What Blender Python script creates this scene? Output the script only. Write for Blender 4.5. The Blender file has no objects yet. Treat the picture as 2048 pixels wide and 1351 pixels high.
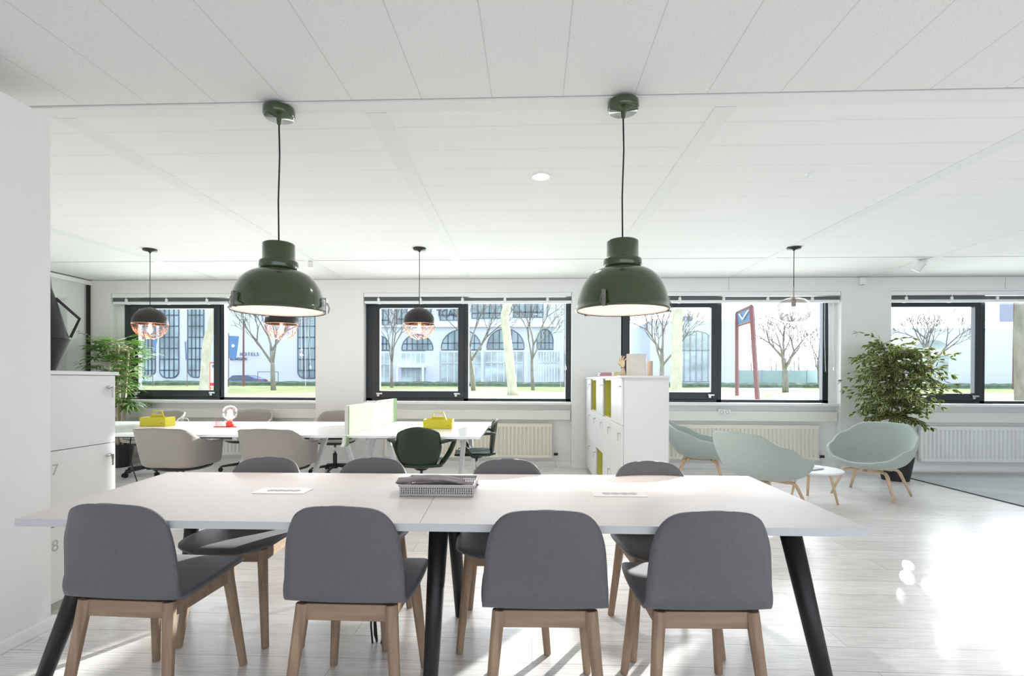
import bpy, bmesh, math, random
from mathutils import Vector, Matrix
random.seed(7)
PI = math.pi
SC = bpy.context.scene
COL = SC.collection
# ------------------------------------------------------------------ camera model (fitted to the photograph)
F, YAW, PITCH, ROLL, CY, H = 1030.0, .0405, -.0057, .0035, 765.9, 1.27
fw = Vector((-math.sin(YAW)*math.cos(PITCH), math.cos(YAW)*math.cos(PITCH), math.sin(PITCH)))
r0 = Vector((math.cos(YAW), math.sin(YAW), 0)); u0 = r0.cross(fw)
RT = math.cos(ROLL)*r0 + math.sin(ROLL)*u0
UP = -math.sin(ROLL)*r0 + math.cos(ROLL)*u0
CAM = Vector((0, 0, H))
def ray(px, py): return fw + RT*((px-1024)/F) - UP*((py-CY)/F)
def pz(px, py, z=0.0):
    d = ray(px, py); return CAM + d*((z-H)/d.z)
def py_(px, py, Y):
    d = ray(px, py); return CAM + d*(Y/d.y)
def px_(px, py, X):
    d = ray(px, py); return CAM + d*(X/d.x)

# ------------------------------------------------------------------ materials
MATS = {}
def mat(name, col=(.8,.8,.8), rough=.5, metal=0, spec=.5, coat=0, emis=None, estr=0, trans=0, noise=None, bump=None, sheen=0, sub=0):
    m = bpy.data.materials.new(name); m.use_nodes = True
    nt = m.node_tree; b = nt.nodes['Principled BSDF']
    b.inputs['Base Color'].default_value = (*col, 1); b.inputs['Roughness'].default_value = rough
    b.inputs['Metallic'].default_value = metal; b.inputs['Specular IOR Level'].default_value = spec
    b.inputs['Coat Weight'].default_value = coat
    b.inputs['Sheen Weight'].default_value = sheen
    if emis: b.inputs['Emission Color'].default_value = (*emis, 1); b.inputs['Emission Strength'].default_value = estr
    if trans: b.inputs['Transmission Weight'].default_value = trans
    tc = nt.nodes.new('ShaderNodeTexCoord')
    if noise:   # (scale xyz, amount)
        sc, amt = noise
        mp = nt.nodes.new('ShaderNodeMapping'); mp.inputs['Scale'].default_value = sc
        nz = nt.nodes.new('ShaderNodeTexNoise'); nz.inputs['Scale'].default_value = 1; nz.inputs['Detail'].default_value = 5
        cr = nt.nodes.new('ShaderNodeValToRGB')
        cr.color_ramp.elements[0].position = .3; cr.color_ramp.elements[1].position = .7
        cr.color_ramp.elements[0].color = (*[c*(1-amt) for c in col], 1); cr.color_ramp.elements[1].color = (*[min(1, c*(1+amt)) for c in col], 1)
        nt.links.new(tc.outputs['Object'], mp.inputs[0]); nt.links.new(mp.outputs[0], nz.inputs['Vector'])
        nt.links.new(nz.outputs[0], cr.inputs[0]); nt.links.new(cr.outputs[0], b.inputs['Base Color'])
    if bump:
        bs, st = bump
        nz2 = nt.nodes.new('ShaderNodeTexNoise'); nz2.inputs['Scale'].default_value = bs; nz2.inputs['Detail'].default_value = 3
        bp = nt.nodes.new('ShaderNodeBump'); bp.inputs['Strength'].default_value = st; bp.inputs['Distance'].default_value = .01
        nt.links.new(tc.outputs['Object'], nz2.inputs['Vector']); nt.links.new(nz2.outputs[0], bp.inputs['Height']); nt.links.new(bp.outputs[0], b.inputs['Normal'])
    MATS[name] = m
    return m
def N(nt, t, **k):
    n = nt.nodes.new(t)
    for a, v in k.items(): setattr(n, a, v)
    return n
mat('wall_paint', (.80,.80,.79), .7, bump=(60,.05))
mat('white_paint', (.84,.85,.85), .45)
mat('trunking', (.80,.79,.74), .5)
mat('radiator', (.80,.77,.68), .45)
mat('radiator_white', (.84,.85,.84), .45)
mat('frame_dark', (.018,.023,.03), .38, noise=((3,3,3),.15))
mat('blind_slat', (.15,.16,.17), .4)
mat('blind_white', (.82,.84,.84), .4)
mat('locker_white', (.72,.72,.71), .35, noise=((2,2,2),.01))
mat('locker_plinth', (.55,.53,.49), .6)
mat('lime', (.60,.56,.09), .55)
mat('steel', (.62,.62,.62), .28, metal=1)
mat('dark_steel', (.28,.27,.26), .35, metal=1)
mat('table_top', (.70,.672,.658), .50, spec=.22)
mat('edge_lit', (.56,.57,.58), .5)  # separate tone for the table's front edge, its brightness painted in
mat('desk_top', (.86,.88,.89), .18, spec=.6)
mat('black_metal', (.006,.006,.007), .45)
mat('black_plastic', (.012,.012,.014), .5)
mat('grey_shell', (.118,.120,.130), .62, sheen=.15, noise=((90,90,90),.06), bump=(300,.06))
mat('oak', (.315,.215,.14), .6, noise=((40,40,2.2),.25))
mat('oak_rail', (.30,.205,.135), .6, noise=((3,40,40),.22))
mat('ash_wood', (.60,.43,.28), .5, noise=((30,30,4),.14))
mat('green_gloss', (.034,.058,.018), .16, coat=.6, spec=.5)
mat('lamp_inner', (.92,.86,.80), .5)
mat('black_lamp', (.010,.008,.007), .38)
mat('copper', (.95,.45,.30), .25, metal=1)
mat('cord_black', (.008,.008,.009), .6)
mat('beige_fabric', (.36,.325,.295), .9, sheen=.2, noise=((120,120,120),.05))
mat('seat_grey', (.30,.29,.30), .9, noise=((120,120,120),.05))
mat('green_plastic', (.014,.030,.014), .42)
mat('teal_pad', (.33,.44,.42), .9)
mat('mint_fabric', (.36,.41,.385), .92, sheen=.25, noise=((160,160,160),.10), bump=(420,.15))
mat('screen_felt', (.40,.54,.30), .9, noise=((60,60,60),.04))
mat('screen_edge', (.74,.75,.72), .7)
mat('yellow_plastic', (.62,.54,.025), .4)
mat('red_metal', (.62,.045,.035), .4)
mat('tray_plastic', (.50,.475,.48), .45)
mat('newsprint', (.17,.15,.155), .85, noise=((14,60,14),.55))
mat('paper_white', (.78,.78,.76), .7)
mat('white_metal', (.78,.79,.79), .35)
mat('pot_black', (.010,.010,.013), .5)
mat('soil', (.05,.035,.025), .95)
mat('ficus_green', (.040,.066,.020), .4, noise=((9,9,9),.35))
mat('ficus_cream', (.56,.58,.24), .45)
mat('palm_green', (.075,.17,.03), .4, noise=((8,8,8),.45))
mat('palm_pale', (.40,.52,.25), .45)
mat('stem_grey', (.24,.20,.15), .8)
mat('cane', (.45,.40,.27), .7)
mat('rug_grey', (.43,.46,.46), .95, noise=((.9,2.2,1),.12), bump=(500,.2))
mat('rug_edge', (.06,.075,.08), .9)
mat('vase_beige', (.66,.62,.57), .8, noise=((14,14,14),.05))
mat('vase_brown', (.52,.38,.29), .8)
mat('pink_book', (.50,.25,.31), .7)
mat('green_book', (.55,.58,.33), .7)
mat('hand_wood', (.76,.60,.38), .5)
mat('number_grey', (.42,.42,.41), .6)
mat('jug_black', (.016,.014,.014), .55, bump=(40,.1))
mat('cover_blue', (.32,.34,.50), .4)
mat('rubber', (.01,.01,.01), .8)
# outside
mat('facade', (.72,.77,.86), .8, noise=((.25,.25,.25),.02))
mat('facade_glass', (.30,.40,.44), .12, noise=((.5,.5,.25),.5), spec=.7)
mat('facade_bar', (.09,.12,.17), .5)
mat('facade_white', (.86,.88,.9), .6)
mat('grass', (.40,.43,.19), .95, noise=((.9,.9,.9),.30), bump=(30,.6))
mat('hedge', (.10,.15,.10), .95, noise=((3,3,3),.35))
mat('bark', (.26,.24,.22), .95, noise=((6,6,2),.25))
mat('birch', (.58,.55,.47), .9, noise=((4,4,2),.18))
mat('twig', (.17,.15,.15), .9)
mat('car_blue', (.07,.11,.30), .22, coat=.6)
mat('car_glass', (.10,.14,.20), .1)
mat('tail_red', (.75,.03,.04), .4)
mat('post_maroon', (.19,.07,.085), .5)
mat('sign_blue', (.10,.22,.50), .5)
mat('sign_white', (.85,.86,.88), .5)
mat('letters', (.06,.09,.16), .5)
mat('asphalt', (.16,.16,.17), .9)
mat('shop_glass', (.50,.60,.62), .2, noise=((.35,.35,.6),.45))
mat('woods', (.30,.30,.28), 1)
mat('fence_green', (.33,.46,.41), .8)
mat('roof_grey', (.36,.38,.42), .8)
mat('bulb_glow', (1,.8,.6), .5, emis=(1,.62,.32), estr=12)
mat('bulb_white', (1,.85,.75), .5, emis=(1,.66,.52), estr=7)
mat('downlight_glow', (1,1,1), .5, emis=(1,.97,.92), estr=16)
mat('lamp_disc', (1,.9,.8), .5, emis=(1,.60,.42), estr=.55)

def glass(name, tint, refl=.08, rough=0.0):
    m = bpy.data.materials.new(name); m.use_nodes = True; nt = m.node_tree
    nt.nodes.remove(nt.nodes['Principled BSDF']); out = nt.nodes['Material Output']
    tr = N(nt, 'ShaderNodeBsdfTransparent'); tr.inputs[0].default_value = (*tint, 1)
    gl = N(nt, 'ShaderNodeBsdfGlossy'); gl.inputs['Roughness'].default_value = rough; gl.inputs[0].default_value = (1,1,1,1)
    lw = N(nt, 'ShaderNodeLayerWeight'); lw.inputs[0].default_value = .25
    mu = N(nt, 'ShaderNodeMath', operation='MULTIPLY_ADD'); mu.inputs[1].default_value = .38; mu.inputs[2].default_value = max(0, refl-.055)*.35
    mx = N(nt, 'ShaderNodeMixShader')
    nt.links.new(lw.outputs['Fresnel'], mu.inputs[0]); nt.links.new(mu.outputs[0], mx.inputs[0])
    nt.links.new(tr.outputs[0], mx.inputs[1]); nt.links.new(gl.outputs[0], mx.inputs[2]); nt.links.new(mx.outputs[0], out.inputs[0])
    MATS[name] = m; return m
glass('pane_glass', (.92,.95,.975), .07)
glass('globe_glass', (.70,.665,.66), .50)
glass('bulb_glass', (.93,.90,.90), .3)

def leafy(name, col, noisecol):
    m = MATS[name]; nt = m.node_tree; b = nt.nodes['Principled BSDF']; out = nt.nodes['Material Output']
    tl = N(nt, 'ShaderNodeBsdfTranslucent'); tl.inputs[0].default_value = (*col, 1)
    mx = N(nt, 'ShaderNodeMixShader'); mx.inputs[0].default_value = .25
    nt.links.new(b.outputs[0], mx.inputs[1]); nt.links.new(tl.outputs[0], mx.inputs[2]); nt.links.new(mx.outputs[0], out.inputs[0])
leafy('ficus_green', (.16,.22,.04), 0); leafy('ficus_cream', (.75,.78,.30), 0); leafy('palm_green', (.2,.42,.06), 0); leafy('palm_pale', (.6,.85,.3), 0)
leafy('screen_felt', (.42,.58,.30), 0)

def floor_mat():
    m = mat('floor_planks', (.7,.68,.67), .26, spec=.5); nt = m.node_tree; b = nt.nodes['Principled BSDF']
    tc = N(nt, 'ShaderNodeTexCoord')
    br = N(nt, 'ShaderNodeTexBrick'); br.offset = .37; br.offset_frequency = 2
    br.inputs['Scale'].default_value = 1; br.inputs['Brick Width'].default_value = 2.4; br.inputs['Row Height'].default_value = .21
    br.inputs['Mortar Size'].default_value = .0018; br.inputs['Mortar Smooth'].default_value = .3
    br.inputs['Color1'].default_value = (.83,.805,.79,1); br.inputs['Color2'].default_value = (.74,.71,.695,1); br.inputs['Mortar'].default_value = (.40,.38,.36,1)
    nt.links.new(tc.outputs['Object'], br.inputs['Vector'])
    mp = N(nt, 'ShaderNodeMapping'); mp.inputs['Scale'].default_value = (1.6, 16, 1)
    nt.links.new(tc.outputs['Object'], mp.inputs[0])
    nz = N(nt, 'ShaderNodeTexNoise'); nz.inputs['Scale'].default_value = 2.2; nz.inputs['Detail'].default_value = 7; nz.inputs['Distortion'].default_value = 1.6
    nt.links.new(mp.outputs[0], nz.inputs['Vector'])
    wv = N(nt, 'ShaderNodeTexWave', wave_type='BANDS', bands_direction='Y'); wv.inputs['Scale'].default_value = 1.1; wv.inputs['Distortion'].default_value = 9; wv.inputs['Detail'].default_value = 3; wv.inputs['Detail Scale'].default_value = .8
    nt.links.new(mp.outputs[0], wv.inputs['Vector'])
    mr = N(nt, 'ShaderNodeMapRange'); mr.inputs['From Min'].default_value = .3; mr.inputs['From Max'].default_value = .75; mr.inputs['To Min'].default_value = .86; mr.inputs['To Max'].default_value = 1.12
    nt.links.new(nz.outputs[0], mr.inputs[0])
    mr2 = N(nt, 'ShaderNodeMapRange'); mr2.inputs['To Min'].default_value = .93; mr2.inputs['To Max'].default_value = 1.05
    nt.links.new(wv.outputs['Fac'], mr2.inputs[0])
    mu = N(nt, 'ShaderNodeMath', operation='MULTIPLY'); nt.links.new(mr.outputs[0], mu.inputs[0]); nt.links.new(mr2.outputs[0], mu.inputs[1])
    vm = N(nt, 'ShaderNodeVectorMath', operation='SCALE'); nt.links.new(br.outputs['Color'], vm.inputs[0]); nt.links.new(mu.outputs[0], vm.inputs['Scale'])
    nt.links.new(vm.outputs[0], b.inputs['Base Color'])
    bp = N(nt, 'ShaderNodeBump'); bp.inputs['Strength'].default_value = .12; bp.inputs['Distance'].default_value = .004
    nt.links.new(nz.outputs[0], bp.inputs['Height']); nt.links.new(bp.outputs[0], b.inputs['Normal'])
floor_mat()

def ceiling_mat(name, axis, pitch, off, strength, speck, col=(.80,.79,.785)):
    m = mat(name, col, .85, spec=.2); nt = m.node_tree; b = nt.nodes['Principled BSDF']
    tc = N(nt, 'ShaderNodeTexCoord'); sp = N(nt, 'ShaderNodeSeparateXYZ'); nt.links.new(tc.outputs['Object'], sp.inputs[0])
    sh = N(nt, 'ShaderNodeMath', operation='SUBTRACT'); sh.inputs[1].default_value = off; nt.links.new(sp.outputs[axis], sh.inputs[0])
    pp = N(nt, 'ShaderNodeMath', operation='PINGPONG'); pp.inputs[1].default_value = pitch/2; nt.links.new(sh.outputs[0], pp.inputs[0])
    mr = N(nt, 'ShaderNodeMapRange'); mr.inputs['From Min'].default_value = .0015; mr.inputs['From Max'].default_value = .004; mr.inputs['To Min'].default_value = 1-strength; mr.inputs['To Max'].default_value = 1
    nt.links.new(pp.outputs[0], mr.inputs[0])
    nz = N(nt, 'ShaderNodeTexNoise'); nz.inputs['Scale'].default_value = 120; nz.inputs['Detail'].default_value = 2
    nt.links.new(tc.outputs['Object'], nz.inputs['Vector'])
    m2 = N(nt, 'ShaderNodeMapRange'); m2.inputs['From Min'].default_value = .33; m2.inputs['From Max'].default_value = .45; m2.inputs['To Min'].default_value = 1-speck; m2.inputs['To Max'].default_value = 1
    nt.links.new(nz.outputs[0], m2.inputs[0])
    mu = N(nt, 'ShaderNodeMath', operation='MULTIPLY'); nt.links.new(mr.outputs[0], mu.inputs[0]); nt.links.new(m2.outputs[0], mu.inputs[1])
    vm = N(nt, 'ShaderNodeVectorMath', operation='SCALE'); vm.inputs[0].default_value = col; nt.links.new(mu.outputs[0], vm.inputs['Scale'])
    nt.links.new(vm.outputs[0], b.inputs['Base Color'])

# ------------------------------------------------------------------ mesh builder
class MB:
    def __init__(s): s.v = []; s.f = []; s.mi = []; s.cur = 0
    def add(s, vs, fs):
        n = len(s.v); s.v += [tuple(v) for v in vs]; s.f += [tuple(n+i for i in f) for f in fs]; s.mi += [s.cur]*len(fs); return s
    def bb(s, x0, x1, y0, y1, z0, z1, M=None):
        vs = [Vector((x, y, z)) for x in (x0, x1) for y in (y0, y1) for z in (z0, z1)]
        if M is not None: vs = [M @ v for v in vs]
        return s.add(vs, [(0,1,3,2),(4,6,7,5),(0,4,5,1),(2,3,7,6),(0,2,6,4),(1,5,7,3)])
    def tube(s, pts, rad, n=8, flat=1.0, up=None, closed=False):
        pts = [Vector(p) for p in pts]; k = len(pts)
        if not isinstance(rad, (list, tuple)): rad = [rad]*k
        ref = Vector(up) if up is not None else None
        vs = []; prev = None
        for i, p in enumerate(pts):
            a = pts[(i-1) % k] if (closed or i > 0) else p; b = pts[(i+1) % k] if (closed or i < k-1) else p
            t = (b-a); t = t.normalized() if t.length > 1e-9 else Vector((0,0,1))
            if ref is not None: e1 = ref - t*ref.dot(t)
            elif prev is None: e1 = t.orthogonal()
            else: e1 = prev - t*prev.dot(t)
            if e1.length < 1e-6: e1 = t.orthogonal()
            e1.normalize(); prev = e1; e2 = t.cross(e1)
            for j in range(n):
                a_ = 2*PI*(j+.5)/n
                vs.append(p + e1*math.cos(a_)*rad[i]*flat + e2*math.sin(a_)*rad[i])
        fs = []
        for i in range(k if closed else k-1):
            for j in range(n):
                i2 = (i+1) % k
                fs.append((i*n+j, i*n+(j+1) % n, i2*n+(j+1) % n, i2*n+j))
        if not closed: fs += [tuple(range(n-1, -1, -1)), tuple((k-1)*n+j for j in range(n))]
        return s.add(vs, fs)
    def lathe(s, prof, n=32, c=(0,0,0), caps=(False, False), sx=1, sy=1):
        vs = []
        for r, z in prof:
            for j in range(n):
                a = 2*PI*j/n; vs.append((c[0]+r*math.cos(a)*sx, c[1]+r*math.sin(a)*sy, c[2]+z))
        fs = [(i*n+j, i*n+(j+1) % n, (i+1)*n+(j+1) % n, (i+1)*n+j) for i in range(len(prof)-1) for j in range(n)]
        if caps[0]: fs.append(tuple(range(n-1, -1, -1)))
        if caps[1]: fs.append(tuple((len(prof)-1)*n+j for j in range(n)))
        return s.add(vs, fs)
    def prism(s, poly, a0, a1, axis='y', M=None):
        def P(u, w, a): return {'y': (u, a, w), 'x': (a, u, w), 'z': (u, w, a)}[axis]
        n = len(poly); vs = [Vector(P(u, w, a0)) for u, w in poly] + [Vector(P(u, w, a1)) for u, w in poly]
        if M is not None: vs = [M @ v for v in vs]
        return s.add(vs, [tuple(range(n)), tuple(range(2*n-1, n-1, -1))] + [(i, i+n, (i+1) % n+n, (i+1) % n) for i in range(n)])
    def grid(s, fn, nu, nv, wrapu=False):
        vs = [fn(i/(nu if wrapu else nu-1), j/(nv-1)) for j in range(nv) for i in range(nu)]
        fs = []
        for j in range(nv-1):
            for i in range(nu if wrapu else nu-1):
                i2 = (i+1) % nu; fs.append((j*nu+i, j*nu+i2, (j+1)*nu+i2, (j+1)*nu+i))
        return s.add(vs, fs)
    def build(s, name, m, parent=None, smooth=False, bevel=0, solid=0, sub=0, loc=None, offset=-1, norm=True):
        me = bpy.data.meshes.new(name); me.from_pydata(s.v, [], s.f); me.validate()
        for mm in (m if isinstance(m, (list, tuple)) else [m]): me.materials.append(MATS[mm])
        if max(s.mi, default=0) > 0 and len(me.polygons) == len(s.mi): me.polygons.foreach_set('material_index', s.mi)
        if norm:
            bm = bmesh.new(); bm.from_mesh(me); bmesh.ops.recalc_face_normals(bm, faces=bm.faces); bm.to_mesh(me); bm.free()
        if smooth: me.polygons.foreach_set('use_smooth', [True]*len(me.polygons))
        o = bpy.data.objects.new(name, me); COL.objects.link(o)
        if parent: o.parent = parent
        if loc is not None: o.location = loc
        if solid: d = o.modifiers.new('solid', 'SOLIDIFY'); d.thickness = solid; d.offset = offset
        if sub: d = o.modifiers.new('sub', 'SUBSURF'); d.levels = sub; d.render_levels = sub
        if bevel:
            d = o.modifiers.new('bevel', 'BEVEL'); d.width = bevel; d.segments = 2; d.limit_method = 'ANGLE'; d.angle_limit = .7
        return o
def tag(o, label, cat, group=None, kind=None):
    if label: o['label'] = label
    if cat: o['category'] = cat
    if group: o['group'] = group
    if kind: o['kind'] = kind
    return o
def thing(name, loc, rz=0, label=None, cat=None, group=None, kind=None):
    o = bpy.data.objects.new(name, None); COL.objects.link(o); o.location = loc; o.rotation_euler = (0, 0, rz); o.empty_display_size = .1
    return tag(o, label, cat, group, kind)
def struct(o): o['kind'] = 'structure'; return o
def copy_tree(o, parent=None, **kw):
    c = o.copy(); COL.objects.link(c)
    if parent: c.parent = parent
    for ch in list(KIDS(o)): copy_tree(ch, c)
    if 'loc' in kw: c.location = kw['loc']
    if 'rz' in kw: c.rotation_euler = (0, 0, kw['rz'])
    if kw.get('label'): c['label'] = kw['label']
    return c
def KIDS(o): return [x for x in bpy.data.objects if x.parent == o]
def text_mesh(txt, size, depth, name, m, parent, M, align='LEFT', sx=1):
    cu = bpy.data.curves.new('t', 'FONT'); cu.body = txt; cu.size = size; cu.extrude = depth; cu.align_x = align
    to = bpy.data.objects.new('t', cu); me = bpy.data.meshes.new_from_object(to)
    bpy.data.objects.remove(to); me.transform(M @ Matrix.Scale(sx, 4, (1, 0, 0))); me.materials.append(MATS[m]); me.name = name
    o = bpy.data.objects.new(name, me); COL.objects.link(o); o.parent = parent; return o

# ------------------------------------------------------------------ ROOM
YW = pz(1677, 941.5).y          # face of the window wall
CH = py_(1677, 553, YW).z       # ceiling height
YB = -4.2
XL, XR = py_(178, 700, YW).x, 11.5
print('YW', YW, 'CH', CH, 'XL', XL)
struct(MB().bb(-9, XR, YB, YW+.45, -.12, 0).build('floor', 'floor_planks'))

y_strip0, y_strip1 = pz(1024, 195, CH).y, pz(1024, 220, CH).y
xj = pz(983.9, 194.9, CH).x; pw = pz(1125.7, 192.8, CH).x - xj
ceiling_mat('ceiling_near', 'X', pw, xj, .20, .10, (.77,.755,.75))
yl = pz(300, 263, CH).y; pitch = (pz(300, 378, CH).y - yl)/3
ceiling_mat('ceiling_far', 'Y', pitch, yl, .15, .03, (.81,.805,.80))
struct(MB().bb(-9, XR, YB, y_strip0-.006, CH, CH+.1).build('ceiling', 'ceiling_near'))
yd = pz(1024, 518.5, CH).y
struct(MB().bb(-9, XR, y_strip0+.006, yd-.012, CH, CH+.1).build('ceiling', 'ceiling_far'))
struct(MB().bb(-9, XR, yd+.012, YW+.45, CH, CH+.1).build('ceiling', 'ceiling_far'))
struct(MB().bb(-9, XR, YB, YW+.45, CH+.1, CH+.2).build('ceiling', 'black_metal'))
k = 1
def beam(a, b, w, lev=.004):
    """flat ceiling lath from a to b (points on the ceiling), width w along x"""
    global k
    d = (b-a).normalized(); s = Vector((d.y, -d.x, 0))*w/2
    vs = [a-s, a+s, b+s, b-s]
    m = MB().add([(v.x, v.y, CH-lev) for v in vs]+[(v.x, v.y, CH+.02) for v in vs], [(0,1,2,3),(7,6,5,4),(0,4,5,1),(1,5,6,2),(2,6,7,3),(3,7,4,0)])
    struct(m.build(f'trim_{k}', 'ceiling_lath')); k += 1
mat('ceiling_lath', (.755,.765,.75), .7, spec=.2)
beam(Vector((-3.35, (y_strip0+y_strip1)/2+.004, 0)), Vector((XR, (y_strip0+y_strip1)/2+.004, 0)), y_strip1-y_strip0-.014, .003)
def beam_px(p0, p1, w=.115):
    a, b = pz(*p0, CH), pz(*p1, CH); d = (b-a).normalized()
    a2 = a + d*((y_strip1-a.y)/d.y); b2 = a + d*((YW-a.y)/d.y)
    beam(a2, b2, w)
beam_px((750.5, 223.9), (932, 554.7)); beam_px((1452, 213.5), (1212, 540)); beam_px((2048, 268), (1467, 552.5), .11)
beam_px((2048, 463), (1742, 552.5), .11); beam_px((132, 236.2), (679, 555.3), .12); beam_px((103.6, 459), (428, 555.3), .11)

# window wall: piers, header, spandrel
nx = [(py_(222, 700, YW).x, py_(631, 700, YW).x), (py_(726.5, 700, YW).x, py_(1143.5, 700, YW).x),
      (py_(1242, 700, YW).x, py_(1682, 700, YW).x), (py_(1782, 700, YW).x, py_(1782, 700, YW).x+3.0)]
YG = YW+.135
A2, B2w, M2 = py_(730, 700, YG).x, py_(1142, 700, YG).x, py_(939.5, 700, YG).x
wx = [(A2-M2+py_(q, 700, YG).x, B2w-M2+py_(q, 700, YG).x) for q in (451, 939.5, 1446, 1973)]
DW = .30; ZT = py_(1024, 584, YW).z; ZS = py_(1000, 803, YW+.14).z
m = MB(); edges = [-9] + [e for p in nx for e in p] + [XR]
for i in range(0, len(edges), 2): m.bb(edges[i], edges[i+1], YW, YW+.13, 0, CH)
for a, b in nx: m.bb(a, b, YW, YW+.13, ZT, CH)
e2 = [-9] + [e for p in wx for e in p] + [XR]
for i in range(0, len(e2), 2): m.bb(e2[i], e2[i+1], YW+.1301, YW+DW, 0, CH)
for a, b in wx:
    m.bb(a, b, YW+.1301, YW+DW, ZT+.02, CH)
    m.bb(a, b, YW+.1301, YW+DW, 0, ZS)
for a, b in nx: m.bb(a, b, YW+.12, YW+.13, 0, ZS-.04)
struct(m.build('wall_back', 'wall_paint'))
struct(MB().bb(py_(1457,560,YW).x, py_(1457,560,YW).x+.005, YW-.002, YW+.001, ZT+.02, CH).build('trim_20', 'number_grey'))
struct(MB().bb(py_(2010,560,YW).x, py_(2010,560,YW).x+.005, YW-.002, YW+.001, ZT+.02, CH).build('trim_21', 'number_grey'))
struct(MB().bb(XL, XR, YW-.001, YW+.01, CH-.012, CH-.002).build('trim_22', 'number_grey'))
m = MB(); ed2 = [XL] + [e for p in nx for e in p] + [XR]
for i in range(0, len(ed2), 2): m.bb(ed2[i], ed2[i+1], YW-.014, YW, 0, .08)
for a, b in nx: m.bb(a, b, YW+.106, YW+.12, 0, .08)
struct(m.build('baseboard_back', 'white_paint'))
struct(MB().bb(XR, XR+.2, YB, YW+DW, 0, CH).build('wall_right', 'wall_paint'))

def window(i, a, b):
    w = b-a; y0 = YW+.135; W = thing(f'window_{i}', (a, y0, 0)); W['kind'] = 'structure'
    zb, zt = ZS+.005, ZT+.02
    f0, f1 = .052*w, .478*w          # frame stile, mullion centre
    fr = MB()
    fr.bb(0, .036*w, 0, .09, zb, zt).bb(w-.026*w, w, 0, .09, zb, zt).bb(0, w, 0, .09, zb, zb+.045).bb(0, w, 0, .09, zt-.06, zt)
    fr.bb(.482*w, .506*w, 0, .09, zb, zt)
    fr.build('frame', 'frame_dark', W, bevel=.004)
    zl0 = zb+.15; zl1 = py_(840, 616.5, YW+.16).z
    s = MB(); x0, x1 = .036*w, .486*w
    s.bb(x0, x0+.038*w, -.02, .06, zb+.045, zt-.03).bb(x1-.030*w, x1, -.02, .06, zb+.045, zt-.03)
    s.bb(x0, x1, -.0195, .0595, zb+.0455, zl0).bb(x0, x1, -.0195, .0595, zl1, zt-.0305)
    s.build('sash', 'frame_dark', W, bevel=.006)
    g = MB().bb(x0+.02, x1-.02, .03, .036, zb+.08, zt-.05); g.build('pane', 'pane_glass', W)
    g = MB().bb(.5*w, w-.03, .03, .036, zb+.03, zt-.05); g.build('pane', 'pane_glass', W)
    for hx in (x0+.11*1.1, x1-.10):
        h = MB().bb(hx-.045, hx+.045, -.055, -.035, zb+.10, zb+.122).bb(hx-.035, hx+.0, -.05, -.02, zb+.07, zb+.10)
        h.build('handle', 'steel', W, bevel=.003)
    return W
for i, (a, b) in enumerate(wx): window(i+1, a, b)
# sills, trunking, radiators, blinds
for i, (a, b) in enumerate(nx):
    struct(MB().bb(a+.001, b-.001, YW+.02, YW+.13, ZS-.035, ZS).build(f'trim_{30+i}', 'white_paint', bevel=.004))
GB = 'venetian blinds raised at the four windows'
wn = ['the leftmost window behind the bamboo palm', 'the window behind the green screens', 'the window behind the tall locker', 'the rightmost window beside the leafy ficus']
for i, (a, b) in enumerate(nx):
    W = b-a
    t = thing('cable_trunking', ((a+b)/2, YW+.085, 0), 0, 'cream cable trunking box running under ' + wn[i], 'trunking', 'cable trunkings below the sills')
    z1, z0 = py_(1000, 820, YW).z, py_(1000, 839, YW).z
    MB().bb(-W/2+.01, W/2-.01, -.03, .035, z0, z1).build('duct', 'trunking', t, bevel=.004)
    MB().bb(-W/2+.01, W/2-.01, -.036, -.03, z1-.012, z1).build('lid', 'white_paint', t)
    if i == 2:
        sx = py_(1451, 824, YW).x-(a+b)/2; sz = py_(1451, 824, YW).z
        s = MB().bb(sx-.085, sx+.085, -.044, -.034, sz-.04, sz+.04); so = s.build('socket', 'white_paint', t, bevel=.004)
        for q in (-.04, .04):
            l = MB(); l.lathe([(.02,0),(.024,.003),(.028,.003)], 16); ob = l.build('outlet', 'number_grey', so, loc=(sx+q, -.0455, sz)); ob.rotation_euler = (PI/2, 0, 0)
rad_px = [(250, 560), (770, 1104), (1330, 1636), (1840, 2140)]
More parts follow.
